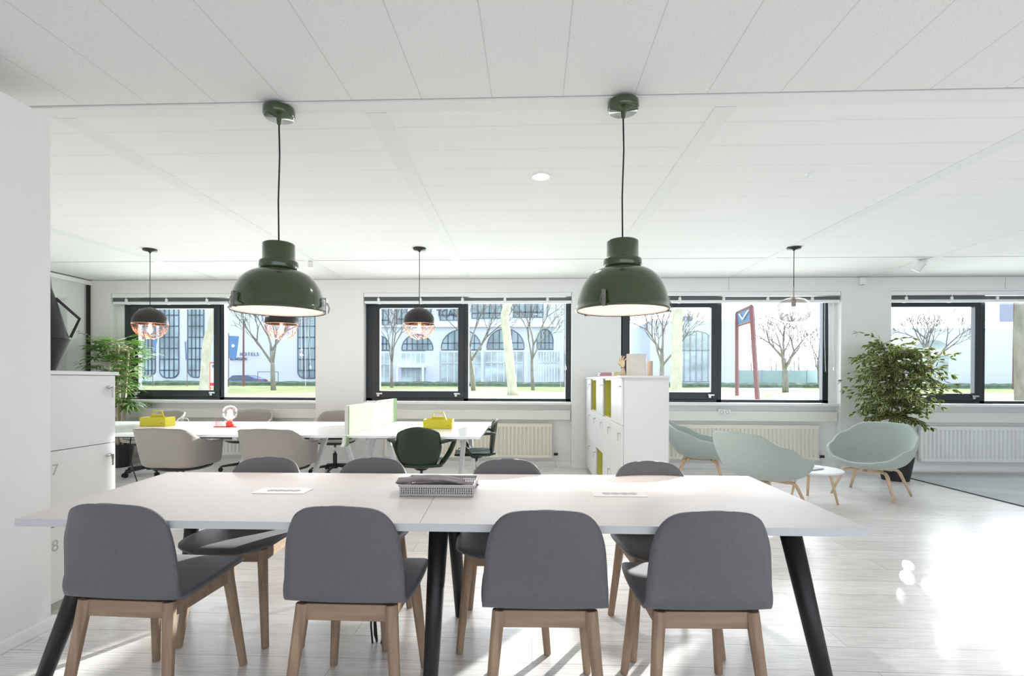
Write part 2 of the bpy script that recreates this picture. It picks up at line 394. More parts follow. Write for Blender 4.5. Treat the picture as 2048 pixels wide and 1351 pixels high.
for i, (p0, p1) in enumerate(rad_px):
    Y = YW+.05; x0, x1 = py_(p0, 880, Y).x, py_(p1, 880, Y).x; z1, z0 = py_(1024, 846, Y).z, py_(1024, 915, Y).z
    rc = 'radiator' if i in (1, 2) else 'radiator_white'
    t = thing('radiator', ((x0+x1)/2, Y, 0), 0, ['ribbed panel radiator half hidden behind the long white desk, leftmost',
        'cream ribbed panel radiator right of the dark green side-on chair', 'cream ribbed panel radiator behind the back-turned mint lounge chair',
        'pale ribbed panel radiator right of the ficus, above the grey rug'][i], 'radiator', 'panel radiators under the windows')
    w = (x1-x0)/2; p = MB(); n = max(4, int((x1-x0)/.058)); pts = []
    for q in range(n):
        xa = -w+.03+(2*w-.06)*q/n; st = (2*w-.06)/n
        pts += [(xa+st*.12, -.012), (xa+st*.3, -.034), (xa+st*.7, -.034), (xa+st*.88, -.012)]
    pts = [(-w, -.012)] + pts + [(w, -.012), (w, .03), (-w, .03)]
    p.prism(pts, z0+.045, z1-.045, 'z'); p.bb(-w, w, -.030, .03, z1-.05, z1-.008).bb(-w, w, -.030, .03, z0+.008, z0+.05)
    p.build('panel', rc, t)
    g = MB().bb(-w, w, -.034, .045, z1-.012, z1); g.build('top_grille', rc, t)
    for sx in (-w*.7, w*.7): MB().bb(sx-.02, sx+.02, .03, .07, z0+.1, z0+.4).build('bracket', rc, t)
    pi = MB().tube([(w-.01, 0, z0+.06), (w+.055, 0, z0+.06), (w+.055, 0, .0)], .009, 8); pi.build('pipe', 'white_paint', t, smooth=True)
    v = MB().lathe([(0,-.03),(.02,-.03),(.02,.03),(0,.03)], 12); vo = v.build('valve', 'black_plastic', t, loc=(w+.055, 0, z0+.06)); vo.rotation_euler = (0, PI/2, 0)
for i, (a, b) in enumerate(nx):
    W = b-a; Y = YW+.05
    zz = [py_(1000, q, Y).z for q in (584, 593.5, 601.5, 606.5)]
    t = thing('venetian_blind', ((a+b)/2, Y, ZT), 0, 'raised grey venetian blind at ' + wn[i], 'window blind', GB)
    zz = [z-ZT for z in zz]
    MB().bb(-W/2+.005, W/2-.005, -.04, .04, zz[1], min(zz[0], 0)-.001).build('headrail', 'blind_white', t, bevel=.003)
    s = MB()
    for q in range(7):
        z = zz[2]+(zz[1]-zz[2]-.012)*q/6.5
        s.bb(-W/2+.01, W/2-.01, -.025, .025, z+.001, z+.0055)
    s.build('slats', 'blind_slat', t)
    MB().bb(-W/2+.008, W/2-.008, -.028, .028, zz[3], zz[2]).build('bottom_rail', 'blind_white', t, bevel=.003)
    for q in range(5):
        cx = -W/2+.22+q*.62
        if cx < W/2-.1: MB().bb(cx-.02, cx+.02, -.036, .03, zz[3]-.004, zz[1]-.02).bb(cx-.006, cx+.006, -.038, -.03, zz[1]-.03, zz[1]+.05).build('clip', 'blind_white', t, bevel=.004)
    for q, (dx, ln) in enumerate(((.22, 1.02), (.17, 1.35), (.10, .98))):
        cx = W/2-dx
        MB().tube([(cx, -.035, zz[2]), (cx+.01*math.sin(q*2), -.034, zz[2]-ln*.5), (cx+.015, -.035, zz[2]-ln)], .0035, 5).build('cord', 'blind_white', t)
    MB().lathe([(.004,.03),(.012,.02),(.014,-.02),(.004,-.03)], 10, (W/2-.10+.015, -.035, zz[2]-.98)).build('cord_tassel', 'blind_white', t, smooth=True)

# left side: far glazed wall, near partition
m_ = mat('side_gloss', (.80,.82,.80), .03, metal=.42)
MB().bb(XL-.12, XL, 2.9, YW-.001, 0, CH-.02).build('wall_left', 'side_gloss')['kind'] = 'structure'
struct(MB().bb(XL-.003, XL+.03, YW-.05, YW-.005, 0, CH-.08).build('trim_40', 'black_metal'))
struct(MB().bb(XL-.003, XL+.05, 2.9, YW, CH-.08, CH-.02).build('trim_41', 'white_paint'))
pe = pz(115, 1251)                       # foot of the near partition's far end
XP = pe.x-.035; YP = pe.y
zpt = px_(101, 236, XP).z
struct(MB().bb(-9, XP, YB, YP, 0, zpt).build('wall_left_near', 'wall_paint'))
XC = -2.98
struct(MB().bb(-9, XC, YB, YP, zpt, CH).build('wall_left_upper', 'wall_paint'))
struct(MB().bb(XP, pe.x, YB, YP+.01, 0, .055).build('baseboard_left', 'white_paint', bevel=.004))

# ------------------------------------------------------------------ LOCKERS
def locker(name, cols, rows, cw, rh, depth, open_cells, plinth, lbl, top_over=.012):
    """local: front plane at y=0 facing -y, x from 0..cols*cw"""
    t = thing(name, (0,0,0), 0, lbl, 'locker')
    Wd = cols*cw; Ht = plinth+rows*rh; th = .018
    MB().bb(.02, Wd-.02, .05, depth-.02, 0, plinth).build('plinth', 'locker_plinth', t)
    c = MB(); c.bb(0, th, .02, depth, plinth, Ht).bb(Wd-th, Wd, .02, depth, plinth, Ht).bb(th, Wd-th, depth-.012, depth, plinth, Ht).bb(th, Wd-th, .02, depth-.012, plinth, plinth+th).bb(th, Wd-th, .02, depth-.012, Ht-th, Ht)
    for r in range(1, rows): c.bb(th, Wd-th, .021, depth-.012, plinth+r*rh-th/2, plinth+r*rh+th/2)
    for q in range(1, cols): c.bb(q*cw-th/2, q*cw+th/2, .022, depth-.012, plinth+th, Ht-th)
    c.build('body', 'locker_white', t)
    MB().bb(-top_over, Wd+top_over, -top_over, depth+.004, Ht+.0005, Ht+.022).build('top_panel', 'locker_white', t, bevel=.002)
    for q in range(cols):
        for r in range(rows):
            x0, x1 = q*cw+.002, (q+1)*cw-.002; z1, z0 = Ht-r*rh-.002, Ht-(r+1)*rh+.002
            if (q, r) in open_cells:
                a, b, d, e = x0+th/2+.001, x1-th/2-.001, z0+th/2+.001, z1-th/2-.001; y = depth-.02
                vs = [(a,.022,d),(b,.022,d),(b,.022,e),(a,.022,e),(a,y,d),(b,y,d),(b,y,e),(a,y,e)]
                MB().add(vs, [(4,5,6,7),(0,1,5,4),(3,7,6,2),(0,4,7,3),(1,2,6,5)]).build('open_cubby', 'lime', t, norm=False)
                continue
            d = MB().bb(x0, x1, 0, .018, z0, z1).build('door', 'locker_white', t, bevel=.0012)
            lx = x1-.045; lz = z1-.07
            lk = MB(); lk.tube([(lx, -.012, lz), (lx, .0, lz)], .009, 12).tube([(lx-.022, -.010, lz), (lx+.0, -.010, lz)], .004, 6)
            lk.build('lock', 'steel', d)
            kk = MB(); kk.tube([(lx, -.026, lz), (lx, -.010, lz)], .0035, 6).bb(lx-.008, lx+.008, -.024, -.021, lz-.024, lz+.004).bb(lx-.005, lx+.005, -.024, -.0215, lz-.062, lz-.024)
            kk.build('key', 'dark_steel', d)
    return t
# left locker, doors face +X
q0 = pz(101, 1234); XLK = q0.x-.0
zt = px_(200, 742.5, XLK).z; zdiv = px_(231, 882.5, XLK).z; rh = zt-.02-zdiv
yfar = px_(231, 800, XLK).y; cwl = yfar-YP-.02
pl = max(.06, zt-.022-3*rh)
LKL = locker('locker', 1, 3, cwl, rh, .42, {}, pl, 'white locker with numbered doors 7 and 8 beside the left partition, black jug on top')
LKL.location = (XLK, yfar-cwl, 0); LKL.rotation_euler = (0, 0, PI/2)
for txt, r in (('7', 1), ('8', 2)):
    # number near the door's upper left corner (the far column)
    P = Matrix.Translation((.075, -.0006, pl+rh*(3-r)-.13)) @ Matrix.Rotation(PI/2, 4, 'X')
    doors = [c for c in KIDS(LKL) if c.name.startswith('door')]
    text_mesh(txt, .085, .0006, 'number', 'number_grey', LKL, P)
ZLK = pl+3*rh+.022
print('locker', XLK, yfar, zt, rh, pl, 'YP', YP)
# centre locker, doors face -X
zt = py_(1243, 750.5, 4.47).z
A = py_(1243, 800, 4.47); B_ = py_(1172, 800, YW-.03)
ang = math.atan2(B_.y-A.y, B_.x-A.x); Lc = (B_-A).to_2d().length; cw = Lc/5
LKC = locker('locker', 5, 3, cw, .41, (py_(1338, 800, 4.47).x-A.x), {(3, 0), (1, 0), (2, 2)}, max(.03, zt-.022-3*.41), 'tall white locker with lime green open cubbies standing before the window wall')
# local x runs from far end to near end so that front (-y) faces -X
LKC.rotation_euler = (0, 0, ang+PI); LKC.location = (B_.x, B_.y, 0)
ZLC = max(.03, zt-.022-1.23)+1.23+.022
print('centre locker', A, B_, cw, ZLC)

# jug on the left locker
jy = px_(150, 700, XLK-.2).y
jt = thing('jug', (XLK-.255, yfar-.225, ZLK), 0, 'large black angular jug sculpture standing on the left white locker', 'jug')
def jz(y): return py_(130, y, jt.location.y-.12).z-ZLK
jc = Vector((jt.location.x, jt.location.y, 0)); jd = jc.length; jperp = Vector((jc.y, -jc.x, 0)).normalized()
def jr(px):
    v = py_(px, 660, 3.0).to_2d(); return jd*math.sin(math.atan2(jc.y, jc.x)-math.atan2(v.y, v.x))
xe = jr(142.5); ym, yt = jz(674), jz(565)+.22
p = [(0, 0), (jr(112), 0), (xe, ym-.004), (xe+.002, ym), (xe-.006, ym+.004), (jr(117), jz(600)), (jr(104), jz(565)), (jr(96), yt), (0, yt)]
MB().lathe(p, 48).build('body', 'jug_black', jt, smooth=False)
hp_ = lambda px, y, k_=0: tuple(jperp*(jr(px)-k_) + Vector((0, 0, jz(y))))
MB().tube([hp_(111, 586), hp_(159, 627), hp_(141, 668)], .017, 4, flat=.6, up=(0, 0, 1)).build('handle', 'jug_black', jt)

# ------------------------------------------------------------------ BIG TABLE
ZTB = .755
c = {n: pz(*p, ZTB) for n, p in dict(fl=(30,1036.5), fr=(1740,1057), br=(1497,951), bl=(338,943.2)).items()}
cen = (c['fl']+c['fr']+c['br']+c['bl'])/4; ax = ((c['fr']-c['fl'])+(c['br']-c['bl'])).normalized()
tang = math.atan2(ax.y, ax.x); Lt = ((c['fr']-c['fl']).length+(c['br']-c['bl']).length)/2; ay = Vector((-ax.y, ax.x, 0))
Dt = (((c['bl']-c['fl']).dot(ay))+((c['br']-c['fr']).dot(ay)))/2
print('table', cen, Lt, Dt, math.degrees(tang))
TB = thing('meeting_table', (cen.x, cen.y, 0), tang, 'long white meeting table on tapered black legs in the foreground', 'table')
# corners in the table's frame, kept as measured
R_ = Matrix.Rotation(-tang, 4, 'Z')
lc = {n: R_ @ (v-Vector((cen.x, cen.y, v.z))) for n, v in c.items()}
x0, x1, y0, y1 = -Lt/2, Lt/2, -Dt/2, Dt/2
for sx in (0, 1):
    xm0 = lc['fl'].lerp(lc['fr'], .4855); xm1 = lc['bl'].lerp(lc['br'], .4855); g_ = Vector((.0006, 0, 0))
    qd = [lc['fl'], xm0-g_, xm1-g_, lc['bl']] if sx == 0 else [xm0+g_, lc['fr'], lc['br'], xm1+g_]
    m = MB(); m.prism([(v.x, v.y) for v in qd], ZTB-.028, ZTB, 'z'); m.build('tabletop', 'table_top', TB, bevel=.0015)
MB().bb(x0+.25, x1-.25, y0+.2, y0+.24, ZTB-.07, ZTB-.029).bb(x0+.25, x1-.25, y1-.24, y1-.2, ZTB-.07, ZTB-.029).build('rail', 'black_metal', TB)
Mi = Matrix.Translation((cen.x, cen.y, 0)) @ Matrix.Rotation(tang, 4, 'Z')
Minv = Mi.inverted()
def tl(v): return Minv @ v
def leg(top, foot):
    MB().tube([tl(top), tl(foot)], [.040, .027], 20).build('leg', 'black_metal', TB, smooth=True)
yf = cen.y-Dt/2; 
def leg_px(pt, zt_, Yt, pf, Yf):
    top = py_(*pt, Yt); top.z = zt_
    foot = py_(*pf, Yf); foot.z = 0; leg(top, foot)
leg_px((1576, 1080), ZTB-.03, 2.02, (1673, 1430), 1.92)
leg_px((216, 1060), ZTB-.03, 2.07, (72, 1430), 1.97)
leg_px((879, 1065), ZTB-.03, 2.05, (857, 1440), 1.94)
leg_px((903, 1000), ZTB-.03, 2.64, (921, 1240), 2.76)
leg_px((1462, 990), ZTB-.03, 2.62, (1511, 1240), 2.74)
leg_px((392, 1050), ZTB-.03, 2.66, (368, 1190), 2.80)
fa, fb = lc['fl'], lc['fr']; rb = lc['br']
MB().add([(fa.x, fa.y-.0018, ZTB-.0279), (fb.x+.0018, fb.y-.0018, ZTB-.0279), (fb.x+.0018, fb.y-.0002, ZTB-.0279), (fa.x, fa.y-.0002, ZTB-.0279), (fa.x, fa.y-.0018, ZTB-.0004), (fb.x+.0018, fb.y-.0018, ZTB-.0004), (fb.x+.0018, fb.y-.0002, ZTB-.0004), (fa.x, fa.y-.0002, ZTB-.0004)], [(0,1,5,4),(1,2,6,5),(2,3,7,6),(3,0,4,7),(4,5,6,7),(3,2,1,0)]).build('edge_tone', 'edge_lit', TB)  # strip added to carry the front edge's brightness in its colour
# power modules
for (p0, p1, lb) in (((503, 986.3), (606, 987.5), 'white cable flap with outlets set into the table, left of the paper tray'), ((1187, 992.5), (1297, 994), 'white cable flap with outlets set into the table, right of the paper tray')):
    a, b = pz(*p0, ZTB), pz(*p1, ZTB); w = (b-a).length
    t = thing('cable_flap', ((a.x+b.x)/2, (a.y+b.y)/2+.055, ZTB), tang, lb, 'power outlet', 'cable flaps in the table')
    MB().bb(-w/2, w/2, -.055, .055, 0, .003).build('plate', 'white_metal', t, bevel=.001)
    for q in range(4):
        xx = -w/2+.065+q*(w-.1)/3.6; MB().tube([(xx, 0, .0022), (xx, 0, .0036)], .021, 16).build('outlet', 'number_grey', t)
# paper tray
a, b = pz(797, 993.5, ZTB), pz(946, 993, ZTB); w = (b-a).length; d = .235
TR = thing('paper_tray', ((a.x+b.x)/2, (a.y+b.y)/2+d/2, ZTB), tang+.0, 'pale grey perforated plastic tray of newspapers on the meeting table', 'tray')
m = MB(); hh = .055; r = .0022
m.bb(-w/2, w/2, -d/2, d/2, 0, .004)
def band(z0, z1, o=0, t=.003):
    e = o; m.bb(-w/2-e, w/2+e, -d/2-e, -d/2-e+t, z0, z1).bb(-w/2-e, w/2+e, d/2+e-t, d/2+e, z0, z1).bb(-w/2-e, -w/2-e+t, -d/2-e+t, d/2+e-t, z0, z1).bb(w/2+e-t, w/2+e, -d/2-e+t, d/2+e-t, z0, z1)
band(.0, .013); band(.020, .023); band(.030, .033); band(.040, .045, .001); band(.045, .053, .004, .007)
for q in range(33):
    xx = -w/2+.004+(w-.008)*q/32
    for s in (-1, 1): m.bb(xx-.0026, xx+.0026, s*(d/2-.0015)-.0014, s*(d/2-.0015)+.0014, .012, .042)
for q in range(23):
    yy = -d/2+.004+(d-.008)*q/22
    for s in (-1, 1): m.bb(s*(w/2-.0015)-.0014, s*(w/2-.0015)+.0014, yy-.0026, yy+.0026, .012, .042)
m.build('basket', 'tray_plastic', TR)
for i, (dx, dy, rz, L, z, bow) in enumerate(((.0, .01, .06, .29, .012, .006), (.01, .0, -.10, .29, .024, .010), (-.045, -.02, .14, .30, .046, .016))):
    n = MB()
    for lay in range(3):
        n.grid(lambda u, v, lay=lay: ((u-.5)*L+.006*lay, (v-.5)*.135+.004*lay, lay*.0022+bow*(1-(2*u-1)**2)-.006*(abs(2*u-1)**3)*(lay-1)), 14, 5)
    o = n.build('newspaper', 'newsprint', None, smooth=True, solid=.0012)
    o.location = (TR.location.x+dx, TR.location.y+dy, ZTB+z); o.rotation_euler = (0, -.03+.03*i, rz)
    tag(o, ['folded grey newspaper at the bottom of the pile in the tray', 'folded grey newspaper in the middle of the pile in the tray', 'folded grey newspaper on top of the pile in the tray'][i], 'newspaper', 'newspapers in the tray')
# cable loops beneath
t = thing('cable_bundle', (*py_(762, 1240, 2.45).to_2d(), 0), 0, 'black cables looping down under the meeting table, beside the second chair', 'cable')
def C_(px, py): v = py_(px, py, 2.45); return (v.x-t.location.x, v.y-t.location.y, v.z)
for q, pts in enumerate((((742,1120),(744,1200),(742,1250),(745,1285),(752,1300),(762,1290),(768,1250),(772,1120)),
                         ((744,1120),(747,1230),(748,1270),(756,1297),(766,1275),(775,1240),(780,1120)),
                         ((748,1120),(748,1240),(752,1290),(762,1300),(775,1285),(786,1255),(789,1230),(790,1120)))):
    MB().tube([Vector(C_(*p))+Vector((0, .01*q, 0)) for p in pts], .0045, 6).build('cable', 'cord_black', t, smooth=True)

# ------------------------------------------------------------------ DINING CHAIRS
def smooth_path(pts, n):
    out = []
    k_ = len(pts)
    for i in range(k_-1):
        p0, p1, p2, p3 = pts[max(0, i-1)], pts[i], pts[i+1], pts[min(k_-1, i+2)]
        for j in range(n):
            t_ = j/n
            out.append(tuple(.5*((2*b)+(-a_+c_)*t_+(2*a_-5*b+4*c_-d_)*t_*t_+(-a_+3*b-3*c_+d_)*t_**3) for a_, b, c_, d_ in zip(p0, p1, p2, p3)))
    out.append(tuple(pts[-1])); return out
def make_chair(label, group):
    t = thing('dining_chair', (0,0,0), 0, label, 'chair', group)
    # (y, z, halfwidth, edge lift/forward) : seat front -> back top
    prof = [(.262,.452,.10,0),(.257,.461,.145,0),(.24,.469,.185,.002),(.20,.474,.222,.006),(.10,.474,.236,.012),(0,.468,.238,.012),(-.10,.463,.233,.009),(-.155,.461,.226,.006),(-.188,.467,.223,.006),
            (-.205,.50,.221,.010),(-.213,.55,.219,.018),(-.226,.62,.214,.026),(-.240,.69,.206,.032),(-.252,.745,.190,.040),(-.261,.782,.170,.034),(-.265,.804,.148,.024),(-.268,.818,.118,.014),(-.270,.826,.080,.007),(-.271,.829,.045,.003)]
    pr = smooth_path(prof, 3); m = MB()
    nvp = len(pr)
    def fn(u, v):
        y, z, w, e = pr[min(nvp-1, int(round(v*(nvp-1))))]
        s = (2*u-1); s2 = math.copysign(abs(s)**.9, s)
        k2 = max(0, min(1, (z-.47)/.08)) if y < 0 else 0
        return (w*s2, y+e*k2*s*s, z+e*(1-k2)*s*s*.9)
    m.grid(fn, 17, nvp)
    m.build('seat_shell', 'grey_shell', t, smooth=True, solid=.014, offset=0)
    fr = MB()
    def ap(x0, x1, y0, y1): fr.bb(x0, x1, y0, y1, .388, .449)
    ap(-.15, .15, .158, .180); ap(-.15, .15, -.180, -.158); ap(-.178, -.156, -.16, .16); ap(.156, .178, -.16, .16)
    fr.build('apron', 'oak_rail', t, bevel=.003)
    sp = MB().bb(-.165, .165, -.172, .16, .4495, .4555)  # thin black plate standing in for the shade in the gap under the shell
    sp.build('gap_shade', 'black_plastic', t)
    for sx in (-1, 1):
        for sy in (-1, 1):
            MB().tube([(sx*.165, sy*.170, .4485), (sx*.205, sy*(.225 if sy > 0 else .235), 0)], [.025, .0175], 8, up=(1,0,0)).build('leg', 'oak', t, smooth=False, bevel=.003)
    return t
near = [(-1.5, 2.30, 'leftmost of the four near chairs'), (-.69, 2.29, 'second from left of the near chairs'), (.03, 2.25, 'third from left of the near chairs'), (.61, 2.25, 'rightmost of the four near chairs')]
near_px = [(396, 1326), (757, 1333), (1080, 1346), (1344, 1348)]     # between the front feet
far_px = [(436, 1300), (681, 1304), (1006, 1313), (1359, 1327)]
GN, GF = 'near row of dining chairs, backs to the camera', 'far row of dining chairs facing the camera'
NL = ['grey shell dining chair seen from behind at the table\'s left end, nearest the partition',
      'grey shell dining chair seen from behind, with black cables hanging under its seat',
      'grey shell dining chair seen from behind, just right of the middle black table legs',
      'grey shell dining chair seen from behind at the table\'s right end']
FL = ['grey shell chair facing the camera behind the table, sunlit seat, leftmost of the far row',
      'grey shell chair facing the camera behind the table, left of the paper tray',
      'grey shell chair facing the camera behind the table, just right of the paper tray',
      'grey shell chair facing the camera behind the table, in front of the tall locker']
ch0 = None
RN = [-.05, -.02, .01, .02]; 
for i, p in enumerate(near_px):
    f = pz(*p); rz = tang+RN[i]; off = Matrix.Rotation(rz, 4, 'Z') @ Vector((0, .215, 0)); loc = (f.x-off.x, f.y-off.y, 0)
    if ch0 is None: ch0 = make_chair(NL[0], GN); ch0.location = loc; ch0.rotation_euler = (0,0,rz)
    else: copy_tree(ch0, loc=loc, rz=rz, label=NL[i])
RF = [.03, -.02, .0, .05]
for i, p in enumerate(far_px):
    f = pz(*p); rz = tang+PI+RF[i]; off = Matrix.Rotation(rz, 4, 'Z') @ Vector((0, .225, 0)); loc = Vector((f.x-off.x, f.y-off.y, 0))
    loc.y += .03
    c_ = copy_tree(ch0, loc=loc, rz=rz, label=FL[i]); c_['group'] = GF

# ------------------------------------------------------------------ PENDANTS
def green_pendant(px, py, lb, rot):
    c0 = pz(px, py, CH); t = thing('pendant_lamp', (c0.x, c0.y, CH-.012), rot, lb, 'pendant lamp', 'green enamel pendants over the table')
    s = c0.y/2.86
    MB().lathe([(0,.0),(.080,.0),(.082,-.004),(.082,-.036),(.074,-.048),(.014,-.052),(.010,-.085),(0,-.085)], 40).build('ceiling_rose', 'green_gloss', t, smooth=True)
    zc = 2.010-(CH-.012)
    MB().tube([(0,0,-.08),(.004,0,-.25),(-.003,0,-.5),(0,0,zc)], .0042, 8).build('cord', 'cord_black', t, smooth=True)
    zr = 1.640-(CH-.012); q = zc
    MB().lathe([(0,q),(.074,q),(.081,q-.004),(.083,q-.010),(.083,q-.092),(.089,q-.096),(.098,q-.100),(.1,q-.108),(.1,q-.136),(.096,q-.144),(.088,q-.148)], 48).build('neck', 'green_gloss', t, smooth=True)
    dome = []
    for i in range(15):
        a = PI/2*(i/14); dome.append((.082+.155*math.sin(a)**.92, zr+.012+(q-.148-zr-.012)*math.cos(a)**1.0))
    dome += [(.243, zr+.010), (.248, zr+.006), (.248, zr), (.240, zr-.002)]
    MB().lathe(dome, 64).build('shade', 'green_gloss', t, smooth=True)
    MB().lathe([(r_*.955, z_-.006) for r_, z_ in dome[:15]]+[(.235, zr+.001)], 48).build('inner_reflector', 'lamp_inner', t, smooth=True)
    MB().lathe([(0, zr+.006), (.238, zr+.006), (.238, zr+.009), (0, zr+.009)], 48).build('diffuser', 'lamp_disc', t)
    for a in (-2.1, .12, 2.3):
        M = Matrix.Rotation(a, 4, 'Z'); cl = MB()
        cl.bb(.236, .256, -.011, .011, zr-.004, zr+.004, M).bb(.249, .255, -.011, .011, zr, zr+.075, M).bb(.228, .254, -.011, .011, zr+.068, zr+.076, M)
        cl.tube([M @ Vector((.256, -.012, zr+.05)), M @ Vector((.268, -.012, zr+.02)), M @ Vector((.262, 0, zr-.008)), M @ Vector((.268, .012, zr+.02)), M @ Vector((.256, .012, zr+.05))], .002, 5)
        cl.build('clasp', 'dark_steel', t)
    l = bpy.data.lights.new('pendant_light', 'SPOT'); l.energy = 8; l.spot_size = 2.5; l.spot_blend = .7; l.color = (1,.80,.68); l.shadow_soft_size = .15
    lo = bpy.data.objects.new('light', l); COL.objects.link(lo); lo.parent = t; lo.location = (0,0,zr-.02)
    return t
green_pendant(558, 213.5, 'dark green enamel pendant lamp hanging over the left half of the table', 0)
green_pendant(1246.5, 200, 'dark green enamel pendant lamp hanging over the right half of the table', 0)

def black_pendant(px, py, lb, g, seed):
    c0 = pz(px, py, CH); t = thing('pendant_lamp', (c0.x, c0.y, CH), 0, lb, 'pendant lamp', g); rnd = random.Random(seed)
    MB().lathe([(0,0),(.072,0),(.074,-.004),(.070,-.020),(.02,-.028),(.008,-.045),(0,-.045)], 32).build('ceiling_rose', 'black_lamp', t, smooth=True)
    zc = 1.905-CH; R = .178
    MB().tube([(0,0,-.04),(0,0,zc+R)], .004, 6).build('cord', 'cord_black', t, smooth=True)
    MB().lathe([(.004, zc+R+.02), (.012, zc+R+.004)]+[(R*math.sin(a*PI/2/14), zc+R*math.cos(a*PI/2/14)) for a in range(1, 15)]+[(R, zc-.004), (R-.004, zc-.004)]+[((R-.004)*math.sin(a*PI/2/14), zc-.004+(R-.004)*math.cos(a*PI/2/14)) for a in range(13, 0, -1)], 48).build('dome', 'black_lamp', t, smooth=True)
    w = MB()
    for i in range(34):
        # random great-ish arcs over the lower half
        a = rnd.uniform(0, 2*PI); b = a+rnd.uniform(.5, 2.9); e1, e2 = rnd.uniform(.0, .25), rnd.uniform(.0, .25); dip = rnd.uniform(.35, 1.25)
        pts = []
        for j in range(11):
            s = j/10; lon = a+(b-a)*s; lat = -(e1*(1-s)+e2*s)-dip*math.sin(PI*s)*1.05
            lat = max(-PI/2+.02, lat)
            pts.append((R*math.cos(lat)*math.cos(lon), R*math.cos(lat)*math.sin(lon), zc-.004+R*math.sin(lat)))
        w.tube(pts, .0014, 4)
    w.tube([(R*math.cos(a*PI/16), R*math.sin(a*PI/16), zc-.006) for a in range(32)], .003, 5, closed=True)
    w.build('wire_basket', 'copper', t, smooth=True)
    MB().tube([(0,0,zc+.06),(0,0,zc-.01)], .018, 12).build('socket', 'copper', t, smooth=True)
    MB().lathe([(0,-.012),(.012,-.015),(.016,-.035),(.022,-.06),(.024,-.085),(.016,-.108),(0,-.115)], 16, (0,0,zc)).build('bulb', 'bulb_glow', t, smooth=True)
    l = bpy.data.lights.new('pendant_light', 'POINT'); l.energy = 2.5; l.color = (1,.55,.28); l.shadow_soft_size = .03
    lo = bpy.data.objects.new('light', l); COL.objects.link(lo); lo.parent = t; lo.location = (0,0,zc-.16)
    return t
GP = 'black domed pendants with copper wire baskets'
black_pendant(300, 498, 'black pendant with copper wire basket in front of the bamboo palm window', GP, 3)
black_pendant(563, 498, 'black pendant with copper wire basket behind the left green pendant', GP, 4)
black_pendant(839, 496, 'black pendant with copper wire basket in front of the second window', GP, 5)
# glass pendant
c0 = pz(1588, 494, CH); t = thing('pendant_lamp', (c0.x, c0.y, CH), 0, 'clear oval glass globe pendant in front of the third window', 'pendant lamp')
MB().lathe([(0,0),(.072,0),(.072,-.018),(.02,-.026),(.008,-.04),(0,-.04)], 32).build('ceiling_rose', 'black_lamp', t, smooth=True)
zg = py_(1588, 621, c0.y).z-CH
MB().tube([(0,0,-.035),(0,0,zg+.18)], .004, 6).build('cord', 'cord_black', t, smooth=True)
MB().tube([(0,0,zg+.26),(0,0,zg+.15),(0,0,zg+.12),(0,0,zg+.05)], [.006,.008,.022,.022], 14).build('socket', 'vase_brown', t, smooth=True)
MB().lathe([(.035,.138),(.07,.137),(.12,.118),(.155,.08),(.175,.02),(.175,-.03),(.16,-.075),(.125,-.11),(.07,-.128),(.0,-.132)], 48, (0,0,zg)).build('globe', 'globe_glass', t, smooth=True)
MB().lathe([(0,.05),(.014,.05),(.018,.03),(.028,0),(.024,-.03),(0,-.045)], 16, (0,0,zg)).build('bulb', 'bulb_glass', t, smooth=True)
# downlight, sensors, sprinklers, spots
c0 = pz(1082, 353, CH); t = thing('downlight', (c0.x, c0.y, CH), 0, 'small round lit recessed downlight in the ceiling between the green pendants', 'ceiling light')
MB().lathe([(.052,-.0005),(.062,-.004),(.066,-.004),(.066,0)], 32).build('ring', 'white_paint', t); MB().lathe([(0,-.004),(.052,-.004),(.052,-.001),(0,-.001)], 32).build('lens', 'downlight_glow', t)
l = bpy.data.lights.new('downlight', 'SPOT'); l.energy = 60; l.spot_size = 2.2; l.spot_blend = .8; l.color = (1,.95,.88); l.shadow_soft_size = .05
lo = bpy.data.objects.new('light', l); COL.objects.link(lo); lo.parent = t; lo.location = (0,0,-.02)
c0 = pz(1620, 346, CH); t = thing('sprinkler', (c0.x, c0.y, CH), .5, 'small white sprinkler head under the ceiling right of the pendants', 'sprinkler')
MB().lathe([(0,0),(.03,0),(.03,-.004),(.012,-.006),(.010,-.03),(0,-.03)], 20).build('escutcheon', 'white_paint', t); MB().bb(-.03, .03, -.004, .004, -.04, -.034).bb(-.028,-.024,-.003,.003,-.036,-.006).build('deflector', 'white_metal', t)
c0 = pz(1843, 519, CH); t = thing('spotlight', (c0.x, c0.y, CH-.012), 0, 'white cylinder spotlight under the ceiling lath at the right', 'spotlight')
MB().bb(-.03, .03, -.05, .05, -.03, 0).build('bracket', 'white_metal', t, bevel=.003); o = MB().lathe([(0,.06),(.045,.06),(.05,.055),(.05,-.06),(.04,-.062),(0,-.055)], 28).build('can', 'white_metal', t, loc=(-.03, 0, -.07), smooth=False); o.rotation_euler = (.3, .5, 0)
c0 = pz(621, 522, CH); t = thing('spotlight', (c0.x, c0.y, CH-.012), 0, 'small white spotlight under the ceiling lath behind the left green pendant', 'spotlight')
MB().bb(-.02, .02, -.03, .03, -.02, 0).build('bracket', 'white_metal', t); MB().lathe([(0,0),(.03,0),(.034,-.01),(.034,-.05),(0,-.055)], 20, (0,0,-.02)).build('can', 'white_metal', t)
c0 = py_(1722, 562, YW); t = thing('motion_sensor', (c0.x, YW, c0.z), 0, 'small white box sensor on the wall just under the ceiling', 'sensor')
MB().bb(-.04, .04, -.05, 0, -.055, .045).build('housing', 'white_paint', t, bevel=.006); MB().lathe([(0,-.004),(.02,-.002),(.024,.004)], 16, (0,-.03,-.055)).build('lens', 'number_grey', t)

